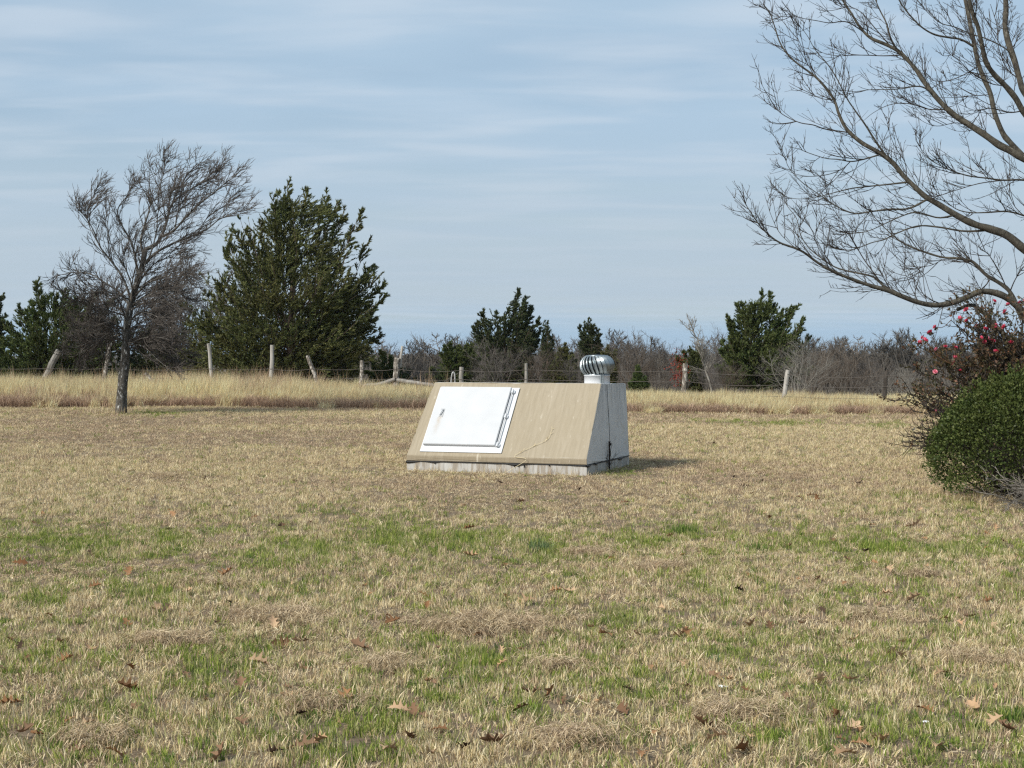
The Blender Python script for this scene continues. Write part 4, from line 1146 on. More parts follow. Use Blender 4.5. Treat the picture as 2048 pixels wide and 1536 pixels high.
# ------------------------------------------------------------------ bare shrubs and woods
def bare_meshes(tag_, seed, H, spread, stems, mat, rr=1.0, trunk_h=0.3, wind=(0.1, 0, 0.5), n1=9, n2=9, n3=6, tw=1.0):
    rng = np.random.default_rng(seed)
    st = np.zeros((stems, 3)); st[:, :2] = rng.normal(0, 0.02 * H if stems > 1 else 0, (stems, 2)); st[:, 2] = -0.1
    D = rng.normal(0, 0.32 if stems > 1 else 0.04, (stems, 3)) * np.array((1, 1, 0)) * spread + (0, 0, 1)
    P = grow(st, D, np.full(stems, H * 0.85) * rng.uniform(0.75, 1.05, stems), 9, (0, 0, 1), 0.08, 0.11, rng)
    r = (0.016 if stems == 1 else 0.009) * H * rr
    g = Geo(); g.tubes(P, np.linspace(r, r * 0.25, 9)[None].repeat(stems, 0), 6)
    trunk = g.mesh(tag_ + '_trunk', [mat], True)
    g = Geo()
    s, d, i, t1 = spawn(P, n1, trunk_h, 1, 0.75, rng, 0.25, 0.2)
    L1 = H * 0.42 * spread * (1.15 - 0.75 * t1) * rng.uniform(0.6, 1.2, len(s))
    P1 = grow(s, d, L1, 7, wind, 0.14, 0.14, rng); g.tubes(P1, np.linspace(r * 0.42, r * 0.12, 7)[None].repeat(len(s), 0), 4)
    s, d, i2, t2 = spawn(P1, n2, 0.2, 1, 0.65, rng, 0.25, 0.15)
    L2 = L1[i2] * 0.5 * (1.1 - 0.5 * t2) * rng.uniform(0.5, 1.2, len(s))
    P2 = grow(s, d, L2, 5, wind, 0.16, 0.16, rng); g.tubes(P2, tw * np.linspace(r * 0.16, r * 0.07, 5)[None].repeat(len(s), 0), 3)
    s, d, i3, t3 = spawn(P2, n3, 0.2, 1, 0.6, rng, 0.25, 0.1)
    P3 = grow(s, d, L2[i3] * 0.5 * rng.uniform(0.5, 1.2, len(s)), 3, wind, 0.15, 0.15, rng); g.tubes(P3, tw * np.array([r * 0.085, r * 0.07, r * 0.05])[None].repeat(len(s), 0), 3)
    crown = g.mesh(tag_ + '_crown', [mat])
    return trunk, crown
def bare(name, label, cat, meshes, x, y, s=1.0, rz=0.0, group=None, sink=0.0, sx=1.0):
    o = thing(name, label, cat, (x, y, ghf(x, y) - sink), group, rz)
    o.scale = (s * sx, s * sx, s)
    link('trunk', meshes[0], o); link('branches', meshes[1], o)
    return o
def build_brush():
    def P(px, Y): return at(px, 768, Y)[0]
    # trees behind the windblown tree
    bt = bare_meshes('back_tree', 201, 7.2, 0.85, 5, M['twig_elm'], 1.0, 0.15, (0.15, 0, 0.7), 13, 10, 6, 1.7)
    bare('bare_tree', 'dense many-stemmed bare tree between the windblown tree and broad cedar', 'tree', bt, P(380, 70), 70, 1.0, 0.3)
    bt2 = bare_meshes('back_tree2', 202, 6.4, 1.0, 4, M['twig_elm'], 1.0, 0.15, (0.15, 0, 0.6), 12, 9, 6, 1.6)
    bare('bare_tree', 'grey-brown bare tree directly behind the windblown tree trunk', 'tree', bt2, P(300, 74), 74, 0.95, 1.3)
    bare('bare_tree', 'low bare tree beside the low spreading green cedar', 'tree', bt2, P(196, 72), 72, 0.78, 2.2)
    sh = [bare_meshes('shrub%d' % k, 210 + k, 2.2, 1.25, 9, m_, 0.8, 0.12, (0, 0, 0.4), 8, 8, 4) for k, m_ in enumerate((M['twig_grey'], M['twig_brown'], M['twig_pale'], M['twig_brown']))]
    bare('bare_shrub', 'wide grey-olive leafless shrub behind the shelter roof below the windswept cedar', 'shrub', sh[0], P(1000, 62), 62, 1.15, 0.2, sx=1.1)
    bare('bare_shrub', 'twiggy brown shrub behind the thin grey post and shelter roof', 'shrub', sh[1], P(1075, 63), 63, 1.12, 1.4, sx=1.1)
    bare('bare_shrub', 'grey shrub growing against the rounded yellow-green cedar', 'shrub', sh[0], P(1150, 64), 64, 0.95, 2.6)
    bare('bare_shrub', 'brown thicket behind the young bright cedar and shelter corner', 'shrub', sh[1], P(1262, 66), 66, 1.45, 3.3)
    bare('bare_shrub', 'dense brown shrub between the young bright cedar and the spotted post', 'shrub', sh[3], P(1308, 63), 63, 0.74, 0.9, sx=1.2)
    bare('bare_shrub', 'pale-stemmed leafless shrub around the pale leaning post', 'shrub', sh[2], P(1590, 56), 56, 1.15, 1.0, sx=1.05)
    bare('bare_shrub', 'spreading brown shrub behind the pale-stemmed shrub', 'shrub', sh[1], P(1625, 60), 60, 1.1, 2.0, sx=1.15)
    bare('bare_shrub', 'low brown scrub midway between the pale post and blackened post', 'shrub', sh[3], P(1690, 58), 58, 0.85, 4.0, sx=1.3)
    bare('bare_shrub', 'low grey scrub close behind the blackened post', 'shrub', sh[0], P(1750, 60), 60, 0.8, 5.0, sx=1.3)
    bare('bare_shrub', 'whitish twiggy shrub between the blackened post and flowering bush', 'shrub', sh[2], P(1800, 55), 55, 0.62, 0.6, sx=1.1)
    bare('bare_shrub', 'brown brush beneath the many-spired dark cedar', 'shrub', sh[1], P(1450, 60), 60, 0.75, 1.7, sx=1.2)
    bare('bare_shrub', 'grey brush behind the spotted post', 'shrub', sh[0], P(1415, 62), 62, 0.72, 2.7, sx=1.2)
    bare('bare_shrub', 'grey brush between the corner post and bushy yellow-green cedar', 'shrub', sh[0], P(840, 68), 68, 0.85, 5.2, sx=1.3)
    sap = bare_meshes('sapling', 230, 3.6, 0.75, 1, M['twig_pale'], 0.9, 0.35, (0, 0, 0.55), 26, 6, 4)
    bare('bare_sapling', 'slim pale leafless sapling in front of the many-spired dark cedar', 'tree', sap, P(1424, 60), 60, 0.98, 0.4)
    tr = bare_meshes('mid_tree', 231, 5.0, 0.95, 3, M['twig_grey'], 0.9, 0.25, (0, 0, 0.6), 11, 9, 5)
    bare('bare_tree', 'grey bare tree behind the slim pale sapling', 'tree', tr, P(1432, 84), 84, 1.0, 0.7, sink=0.1)
    bare('bare_tree', 'spreading grey bare tree between the turbine vent and young bright cedar', 'tree', tr, P(1258, 86), 86, 1.0, 2.1, sx=1.15, sink=0.1)
    bare('bare_tree', 'small grey bare tree between the thin cedar spire and the pointed cedar', 'tree', tr, P(1140, 90), 90, 0.92, 4.1, sink=0.1)
    # red-leaved sapling at the spotted post
    o = bare('red_leaf_sapling', 'thin sapling keeping dark red leaves beside the spotted post', 'tree', bare_meshes('redsap', 240, 1.7, 0.8, 3, M['twig_grey'], 1.0, 0.2, (0, 0, 0.6), 8, 4, 2), P(1357, 56), 56)
    rng = np.random.default_rng(8); g = Geo(); n = 420
    C = rng.normal(0, 1, (n, 3)) * (0.16, 0.16, 0.30) + (0.02, 0, 1.05)
    diamonds(g, C, rng.normal(0, 1, (n, 3)) + (0, 0, -0.6), 0.075, 0.04, rng)
    link('leaves', g.mesh('leaves', [M['red_leaf']]), o)
    # far woods: single crowns that show against the sky
    wv = [bare_meshes('wood%d' % k, 250 + k, 8.0, 1.1, 4 + k % 2, M['twig_wood'] if k % 2 else M['twig_wood2'], 1.3, 0.2, (0, 0, 0.5), 9, 9, 7, 1.7) for k in range(4)]
    rng = np.random.default_rng(77)
    rows = [(125, 8.6, 0.0), (140, 9.0, 0.3), (158, 9.3, 0.5), (180, 9.7, 0.7)]
    pxs_top = ([690, 760, 850, 900, 960, 1020, 1110, 1180, 1240, 1290, 1325, 1350, 1400, 1600, 1660, 1720, 1800, 1860, 1960, 2100], [672, 664, 682, 660, 658, 664, 664, 660, 656, 672, 712, 722, 672, 668, 672, 666, 670, 664, 668, 668])
    k = 0
    for Y, h, off in rows:
        x = P(640, Y)
        while x < P(2080, Y):
            px = 1024 + F_PX * x / Y
            top = float(np.interp(px, *pxs_top)) + rng.normal(0, 3.5) + 12
            z = at(px, top, Y)[2]
            g0 = ghf(x, Y)
            s = (z - g0) / 7.7
            if 1298 < px < 1364: s = 0
            if s > 0.3:
                rt = px > 1560
                wl_ = next(w for lim, w in ((800, 'beyond the thick corner post'), (940, 'beyond the post with the pipe loop'), (1090, 'beyond the dark windswept cedar'), (1210, 'beyond the pointed cedar and turbine vent'), (1380, 'beyond the young bright cedar'), (1500, 'beyond the slim pale sapling'), (1640, 'beyond the pale leaning post'), (1780, 'beyond the blackened post'), (9999, 'beyond the pink-flowered bush')) if px < lim)
                wl_ = ('grey ' if k % 2 else 'brownish ') + 'leafless tree in the far woods ' + wl_
                bare('woodland_tree', wl_, 'tree', wv[k % 4], x + rng.normal(0, 0.5), Y + rng.normal(0, 3), s, rng.uniform(0, 6.28), 'far woods: ' + wl_, sx=1.15 if s > 0.6 else 1.4)
            k += 1
            x += rng.uniform(2.0, 3.6) * (1 + off * 0.5) * (0.72 if px > 1380 else 1.0)
    # thick undergrowth and the valley woods below, past telling apart
    g = Geo(); n = 8000
    Y = rng.uniform(84, 150, n) ; X = rng.uniform(-0.16, 0.36, n) * Y
    st = np.stack([X, Y, gh(X, Y)], 1)
    Pq = grow(st, rng.normal(0, 0.3, (n, 3)) + (0, 0, 1), rng.uniform(1.0, 3.6, n) * (1 + sstep(100, 150, Y)), 4, (0, 0, 1), 0.05, 0.25, rng)
    g.tubes(Pq[:, [0, 1, 3]], np.array([0.040, 0.030, 0.012])[None].repeat(n, 0), 3)
    n = 4500
    Y = rng.uniform(200, 1100, n) ** 1.0; X = rng.uniform(-0.3, 0.4, n) * Y
    st = np.stack([X, Y, gh(X, Y)], 1)
    sc = (Y / 400.0)
    Pq = grow(st, rng.normal(0, 0.35, (n, 3)) + (0, 0, 1), rng.uniform(1.0, 3.2, n), 3, (0, 0, 1), 0.05, 0.25, rng)
    g.tubes(Pq, np.array([0.5, 0.4, 0.08])[None] * sc[:, None], 3)
    o = link('undergrowth', g.mesh('undergrowth', [M['twig_wood']]))
    tag(o, 'tangled grey winter undergrowth filling the valley woods', 'undergrowth', None, 'stuff')
    # low tree line on the horizon
    g = Geo(); n = 1600
    Y = rng.uniform(1900, 4200, n); X = rng.uniform(-0.3, 0.4, n) * Y
    st = np.stack([X, Y, gh(X, Y)], 1)
    Pq = grow(st, rng.normal(0, 0.2, (n, 3)) + (0, 0, 1), rng.uniform(1, 4, n), 3, (0, 0, 1), 0.05, 0.1, rng)
    g.tubes(Pq, np.array([5.0, 5.0, 2.0])[None].repeat(n, 0), 5)
    o = link('distant_woods', g.mesh('distant_woods', [M['twig_grey']]))
    tag(o, 'distant bluish line of woods on the horizon', 'woods', None, 'stuff')
build_brush()

# ------------------------------------------------------------------ flowering bush, round shrub, dead brush
def build_right_bushes():
    rng = np.random.default_rng(55)
    Y = 21.0
    org = np.array((at(2035, 768, Y)[0], Y, 0)); org[2] = ghf(org[0], Y)
    root = thing('flowering_bush', 'tall reddish-leaved bush with pink flowers behind the round green shrub', 'bush', tuple(org))
    tips = [(1845, 690), (1868, 652), (1925, 600), (1985, 612), (2045, 600), (1830, 740), (1818, 800), (1800, 870), (1812, 885), (1830, 900), (1860, 905), (1865, 690), (1900, 640), (1950, 655), (2010, 625), (1840, 830), (1880, 720), (1905, 690), (1930, 660), (1960, 630), (2080, 620), (2120, 640), (2160, 700), (2100, 660), (1850, 775), (1825, 850), (1890, 780), (1940, 720), (1980, 680), (2020, 660)]
    W = np.array([at(a, b, Y) - org for a, b in tips])
    W[:, 1] += rng.normal(0, 0.35, len(W))
    ext = [at(rng.uniform(1800, 1900), rng.uniform(780, 905), Y + rng.normal(0, 0.3)) - org for k in range(34)]
    for k in range(95):
        w = W[rng.integers(len(W))].copy() * np.array((1, 1, rng.uniform(0.55, 1.0))); w[0] *= rng.uniform(0.3, 0.97); w[1] = rng.normal(0, 0.55); ext.append(w)
    W = np.vstack([W, ext]); n = len(W)
    A = np.stack([rng.normal(0, 0.18, n), rng.normal(0, 0.18, n), np.full(n, -0.02)], 1)
    C = A + (W - A) * np.array((0.30, 0.4, 0.72))
    C[:, 2] = np.maximum(C[:, 2], 0.45)
    K = 14; u = np.linspace(0, 1, K)[None, :, None]
    P = A[:, None] * (1 - u) ** 2 + 2 * C[:, None] * u * (1 - u) + W[:, None] * u ** 2
    P += rng.normal(0, 0.03, P.shape) * np.sin(u * math.pi)
    g = Geo(); g.tubes(P, np.linspace(0.016, 0.0045, K)[None].repeat(n, 0), 5)
    link('canes', g.mesh('canes', [M['twig_ash']]), root)
    s, d, i, tt = spawn(P, 16, 0.35, 1, 0.8, rng, 0.25, 0.2)
    P1 = grow(s, d, rng.uniform(0.10, 0.42, len(s)), 6, (0, 0, 1), 0.10, 0.25, rng)
    g = Geo(); g.tubes(P1, np.linspace(0.006, 0.0028, 6)[None].repeat(len(s), 0), 3)
    link('twigs', g.mesh('twigs', [M['twig_ash']]), root)
    g = Geo()
    # leaves: thick above, nearly bare canes low on the open side
    for PP, per in ((P1, 15), (P, 30)):
        sp_, dp, ip, tp = spawn(PP, per, 0.3, 1.0, 0.9, rng, 0.3, 0.0)
        hgt = sp_[:, 2]
        keep = rng.uniform(0, 1, len(sp_)) < np.clip((hgt - 0.80) * 1.6 + np.clip(sp_[:, 0] + 0.75, 0, 1) * 0.5, 0.05, 1.0) * np.where(hgt > 1.75, 0.45, 1.0)
        sp_, dp = sp_[keep], dp[keep]
        Lf = rng.uniform(0.03, 0.065, len(sp_))
        diamonds(g, sp_, dp, Lf, Lf * 0.55, rng)
    link('leaves', g.mesh('leaves', [M['camellia_leaf']]), root)
    # flowers: cupped rosettes of overlapping petals
    V, T = [], []
    def petal(ph, tilt, r, w):
        b = len(V)
        ca, sa = math.cos(ph), math.sin(ph)
        for (rr, ww) in ((0.1, 0.1), (0.6, 1.0), (1.0, 0.55)):
            for s_ in (-1, 1):
                x = rr * r * math.cos(tilt); z = rr * r * math.sin(tilt) + (0.012 if rr == 1.0 else 0)
                y = s_ * ww * w
                V.append((x * ca - y * sa, x * sa + y * ca, z))
        T.extend([(b, b + 1, b + 3, b + 2), (b + 2, b + 3, b + 5, b + 4)])
    for k in range(7): petal(k * 0.898, 0.25, 0.038, 0.017)
    for k in range(5): petal(k * 1.257 + 0.4, 0.85, 0.030, 0.013)
    for k in range(4): petal(k * 1.57 + 0.2, 1.25, 0.020, 0.009)
    fm = [new_mesh('flower', V, T, None, [M['petal']], False), new_mesh('flower_pale', V, T, None, [M['petal_pale']], False)]
    FL = [(1620, 690), (1800, 375), (1765, 490), (2040, 320), (1990, 345), (1170, 465), (1065, 590), (1175, 630), (1340, 700), (1215, 700), (1625, 730), (1755, 715), (610, 805), (515, 905), (455, 960), (690, 720), (845, 1025), (1005, 1035), (715, 1065), (985, 1190), (980, 1275), (1075, 1390), (1390, 885), (1480, 895), (1445, 945), (1570, 940), (1850, 965), (1615, 1100), (685, 1410), (1460, 755), (640, 795), (505, 880), (1590, 330), (690, 2000), (540, 930)]
    for k, (X, Yz) in enumerate(FL):
        px, py = 1780 + X / 7.64, 560 + Yz / 7.64
        p_ = at(px, py, Y - 0.35 + rng.uniform(-0.25, 0.1)) - org
        # a short stalk joins each flower to the nearest cane
        Q = P.reshape(-1, 3); dd = Q - p_; j = int(np.argmin((dd ** 2).sum(1)))
        o = link('flower', fm[1 if k % 5 == 3 else 0], root, tuple(p_))
        o.rotation_euler = (rng.uniform(0.3, 1.3), rng.uniform(-0.7, 0.3), rng.uniform(0, 6.28))
        sc = rng.uniform(0.65, 1.1); o.scale = (sc, sc, sc)
        q = Q[j]; mid = (q + p_) / 2 - np.array((0, 0, 0.05))
        g = Geo(); g.tubes(catmull(np.array([q, mid, p_]), 6)[None], np.full((1, 6), 0.004), 4)
        sp_ = np.repeat(p_[None], 7, 0) - np.array((0, 0, 0.01))
        diamonds(g, sp_, rng.normal(0, 1, (7, 3)) + (0, 0, -0.4), 0.05, 0.028, rng)
        link('flower_stalk', g.mesh('flower_stalk', [M['camellia_leaf']]), root)

    # round clipped shrub
    Y = 17.2
    c = at(2072, 768, Y); cx_, cz_ = c[0], ghf(c[0], Y)
    root = thing('round_shrub', 'dense round dark green shrub on the lawn before the flowering bush', 'shrub', (cx_, Y, cz_))
    n = 52000
    D = norm(rng.normal(0, 1, (n, 3)) + np.array((0, -0.15, 0.15)))
    D[:, 2] = np.where(D[:, 2] < -0.25, -D[:, 2], D[:, 2])
    lump = 0.74 + 0.42 * fbm(D[:, 0] * 3.2 + 9, D[:, 2] * 3.2 + D[:, 1] * 2.5, 61, 3) + 0.09 * vnoise(D[:, 0] * 12, D[:, 2] * 12 + D[:, 1] * 9, 62)
    depth = 1 - np.abs(rng.normal(0, 0.10, n))
    # flat foot, shoulders rising to a rounded top
    S = np.array((1.15, 1.12, 1.06))
    C = D * S * (lump * depth)[:, None] + np.array((0, 0, 0.40))
    hol = fbm(C[:, 0] * 5.5 + 3, C[:, 2] * 5.5 + C[:, 1] * 4, 71, 2)
    C = C[(C[:, 2] > 0.03) & (hol > 0.33)]; Dk = norm(C - np.array((0, 0, 0.40)))
    g = Geo(); L = rng.uniform(0.022, 0.042, len(C))
    diamonds(g, C, Dk * 0.6 + rng.normal(0, 0.6, C.shape) + (0, 0, 0.35), L, L * 0.6, rng)
    sd = norm(rng.normal(0, 1, (700, 3)) + (0, -0.2, 0.25)); sd[:, 2] = np.abs(sd[:, 2])
    base = sd * S * 0.93 + np.array((0, 0, 0.40))
    PS = grow(base, sd + rng.normal(0, 0.4, sd.shape) + (0, 0, 0.3), rng.uniform(0.06, 0.20, 700), 4, (0, 0, 1), 0.1, 0.15, rng)
    s_, d_, i_, t_ = spawn(PS, 11, 0.1, 1.0, 0.7, rng)
    diamonds(g, s_, d_, rng.uniform(0.02, 0.038, len(s_)), 0.018, rng)
    link('foliage', g.mesh('foliage', [M['boxwood']]), root)
    st = np.repeat([[0, 0, -0.02]], 60, 0) + rng.normal(0, 0.08, (60, 3)) * (1, 1, 0)
    P = grow(st, norm(rng.normal(0, 1, (60, 3)) * (1, 1, 0.3) + (0, 0, 0.7)), rng.uniform(0.7, 1.2, 60), 7, (0, 0, 1), 0.08, 0.12, rng)
    g = Geo(); g.tubes(P, np.linspace(0.02, 0.004, 7)[None].repeat(60, 0), 5)
    s, d, i, tt = spawn(P, 14, 0.4, 1, 0.7, rng)
    P1 = grow(s, d, rng.uniform(0.15, 0.4, len(s)), 4, (0, 0, 1), 0.1, 0.15, rng); g.tubes(P1, np.linspace(0.006, 0.003, 4)[None].repeat(len(s), 0), 3)
    link('stems', g.mesh('stems', [M['twig_ash']]), root)

    # dead grey branches lying against the shrub
    Y = 16.2
    b = at(2100, 768, Y - 0.35); bx, bz = b[0], ghf(b[0], Y)
    root = thing('dead_brush', 'heap of dead grey twigs at the foot of the round green shrub', 'brush', (bx, Y - 0.35, bz))
    n = 34
    st = np.stack([rng.uniform(-0.05, 0.35, n), rng.uniform(-0.1, 0.35, n), rng.uniform(0.0, 0.30, n)], 1)
    D = np.stack([rng.uniform(-1.2, -0.2, n), rng.uniform(-0.5, 0.3, n), rng.uniform(-0.12, 0.35, n)], 1)
    P = grow(st, D, rng.uniform(0.25, 0.75, n), 7, (0, 0, -0.35), 0.10, 0.12, rng)
    P[:, :, 2] = np.maximum(P[:, :, 2], 0.012)
    g = Geo(); g.tubes(P, np.linspace(0.008, 0.003, 7)[None].repeat(n, 0), 4)
    link('branches', g.mesh('branches', [M['twig_dead']]), root)
    s, d, i, tt = spawn(P, 9, 0.15, 1, 0.6, rng)
    P1 = grow(s, d, rng.uniform(0.06, 0.28, len(s)), 5, (-0.2, 0, 0.1), 0.15, 0.2, rng); P1[:, :, 2] = np.maximum(P1[:, :, 2], 0.008)
    g = Geo(); g.tubes(P1, np.linspace(0.004, 0.0018, 5)[None].repeat(len(s), 0), 3)
    s, d, i, tt = spawn(P1, 1, 0.2, 1, 0.6, rng)
    P2 = grow(s, d, rng.uniform(0.04, 0.14, len(s)), 4, (-0.2, 0, 0.1), 0.1, 0.2, rng); P2[:, :, 2] = np.maximum(P2[:, :, 2], 0.006)
    g.tubes(P2, np.linspace(0.0025, 0.0015, 4)[None].repeat(len(s), 0), 3)
    link('twigs', g.mesh('twigs', [M['twig_dead']]), root)
build_right_bushes()

# ------------------------------------------------------------------ grass
def blades(geo, n, radius, h0, h1, w, lean, rng, flat=0.0, segs=2):
    a = rng.uniform(0, 2 * math.pi, n); r = radius * np.sqrt(rng.uniform(0, 1, n))
    B = np.stack([r * np.cos(a), r * np.sin(a), np.full(n, -0.004)], 1)
    az = rng.uniform(0, 2 * math.pi, n)
    h = rng.uniform(h0, h1, n)
    ln = np.abs(rng.normal(0, lean, n)) + flat
    d = np.stack([np.cos(az), np.sin(az), np.zeros(n)], 1)
    side = np.stack([-np.sin(az + rng.normal(0, 0.8, n)), np.cos(az + rng.normal(0, 0.8, n)), np.zeros(n)], 1) * (w * rng.uniform(0.6, 1.3, n))[:, None] * 0.5
    up = np.array((0, 0, 1.0))
    cs, sn = np.cos(ln), np.sin(ln)
    mid = B + (d * sn[:, None] * 0.8 + up * cs[:, None]) * (h * 0.55)[:, None]
    l2 = ln * 1.7 + 0.1
    tip = mid + (d * np.sin(l2)[:, None] + up * np.cos(l2)[:, None]) * (h * 0.45)[:, None]
    V = np.stack([B - side, B + side, mid - side * 0.85, mid + side * 0.85, tip], 1).reshape(-1, 3)
    b = (np.arange(n) * 5)[:, None]
    geo.add(V, b + np.array([[0, 1, 3, 2]]), b + np.array([[2, 3, 4]]))
def tuft_collection(name, builders, mats):
    c = bpy.data.collections.new(name)
    for k, (fn, m_) in enumerate(zip(builders, mats)):
        g = Geo(); fn(g)
        o = bpy.data.objects.new('%s_blades' % name, g.mesh('%s_blades' % name, [m_]))
        c.objects.link(o)
    return c
def scatter(name, label, pts, rot, scl, idx, coll, cat='grass'):
    me = bpy.data.meshes.new(name)
    n = len(pts)
    me.vertices.add(n); me.vertices.foreach_set('co', np.asarray(pts, np.float32).ravel())
    a = me.attributes.new('rot', 'FLOAT_VECTOR', 'POINT'); a.data.foreach_set('vector', np.asarray(rot, np.float32).ravel())
    a = me.attributes.new('scl', 'FLOAT_VECTOR', 'POINT'); a.data.foreach_set('vector', np.asarray(scl, np.float32).ravel())
    a = me.attributes.new('pick', 'INT', 'POINT'); a.data.foreach_set('value', np.asarray(idx, np.int32))
    me.update()
    o = link(name, me)
    ng = bpy.data.node_groups.new(name + '_scatter', 'GeometryNodeTree')
    ng.interface.new_socket('Geometry', in_out='INPUT', socket_type='NodeSocketGeometry')
    ng.interface.new_socket('Geometry', in_out='OUTPUT', socket_type='NodeSocketGeometry')
    gi = ng.nodes.new('NodeGroupInput'); go = ng.nodes.new('NodeGroupOutput')
    ip = ng.nodes.new('GeometryNodeInstanceOnPoints')
    ci = ng.nodes.new('GeometryNodeCollectionInfo')
    ci.inputs['Collection'].default_value = coll
    ci.inputs['Separate Children'].default_value = True
    ci.inputs['Reset Children'].default_value = True
    ip.inputs['Pick Instance'].default_value = True
    def attr(nm, ty):
        q = ng.nodes.new('GeometryNodeInputNamedAttribute'); q.data_type = ty
        q.inputs['Name'].default_value = nm
        return q.outputs['Attribute']
    ng.links.new(gi.outputs[0], ip.inputs['Points'])
    ng.links.new(ci.outputs[0], ip.inputs['Instance'])
    ng.links.new(attr('pick', 'INT'), ip.inputs['Instance Index'])
    e2r = ng.nodes.new('FunctionNodeEulerToRotation')
    ng.links.new(attr('rot', 'FLOAT_VECTOR'), e2r.inputs[0])
    ng.links.new(e2r.outputs[0], ip.inputs['Rotation'])
    ng.links.new(attr('scl', 'FLOAT_VECTOR'), ip.inputs['Scale'])
    ng.links.new(ip.outputs[0], go.inputs[0])
    md = o.modifiers.new('scatter', 'NODES'); md.node_group = ng
    tag(o, label, cat, None, 'stuff')
    return o

GREEN = [(90, 1085, 150, 30), (430, 1062, 60, 12), (660, 1028, 60, 8), (610, 1105, 70, 26), (780, 1075, 110, 40), (940, 1080, 60, 25), (1370, 1060, 45, 18), (1080, 1090, 60, 20),
         (1290, 1080, 60, 16), (1600, 1085, 90, 20), (1740, 1095, 110, 24), (1950, 1100, 120, 18), (280, 1195, 90, 24), (90, 1205, 50, 20), (950, 1335, 150, 40), (1080, 1440, 60, 40),
         (1460, 1310, 60, 14), (1540, 1460, 70, 45), (1850, 1480, 130, 50), (1990, 1440, 60, 20), (700, 1500, 80, 50), (1560, 810, 40, 5), (310, 828, 60, 3), (1450, 845, 60, 4), (1560, 848, 80, 5),
         (1770, 852, 50, 6), (720, 1030, 30, 6), (430, 1340, 60, 35), (1240, 1240, 60, 30), (100, 1500, 60, 25), (1930, 1010, 35, 14), (1900, 1000, 40, 10), (1700, 1340, 70, 35), (520, 1120, 50, 20), (350, 1085, 50, 20), (1240, 945, 40, 6), (1820, 995, 40, 7), (190, 1090, 60, 24)]
BROWN = [(200, 880, 260, 22), (550, 880, 250, 18), (950, 985, 260, 24), (1050, 1000, 200, 18), (1350, 935, 90, 12), (1500, 960, 150, 14), (330, 955, 60, 10), (250, 1145, 220, 22), (60, 1135, 90, 18), (820, 1250, 90, 24), (330, 840, 260, 10), (1330, 920, 60, 8)]  # patches off the shelter's right side put its cast shadow into the turf colour
THATCH = [(1000, 1250, 130, 20), (560, 1240, 100, 14), (330, 1290, 90, 10), (1180, 1105, 50, 7), (1320, 1135, 70, 7), (780, 1340, 40, 12), (330, 953, 25, 3), (900, 1260, 60, 12), (1120, 1340, 40, 8)]
def patch(x, y, lst):
    """how much of each hand-placed patch covers ground points (x, y)"""
    px = 1024 + F_PX * x / y; py = 712 + CAM_H * F_PX / y
    s = np.zeros_like(x)
    wob = (fbm(x * 2.2, y * 1.1, 88) - 0.5)
    for a, b, w, h in lst:
        e = ((px - a) / w) ** 2 + ((py - b) / h) ** 2
        s = np.maximum(s, np.exp(-e * 1.1) + wob * 0.9 * (e < 4))
    return np.clip(s, 0, 1)
def in_shelter(x, y, m_=0.0):
    w = np.stack([x - S_ORG[0], y - S_ORG[1]], 1)
    lx = w @ (-DL)[:2]; ly = w @ DB[:2]
    return (lx > -m_) & (lx < SW + m_) & (ly > -m_) & (ly < SD + m_)
EDGE = ([-100, 400, 860, 1260, 1600, 2150], [817, 814, 819, 826, 829, 832])          # lawn edge in the photograph
def lawn_end(px):
    return CAM_H * F_PX / (np.interp(px, *EDGE) - 712)
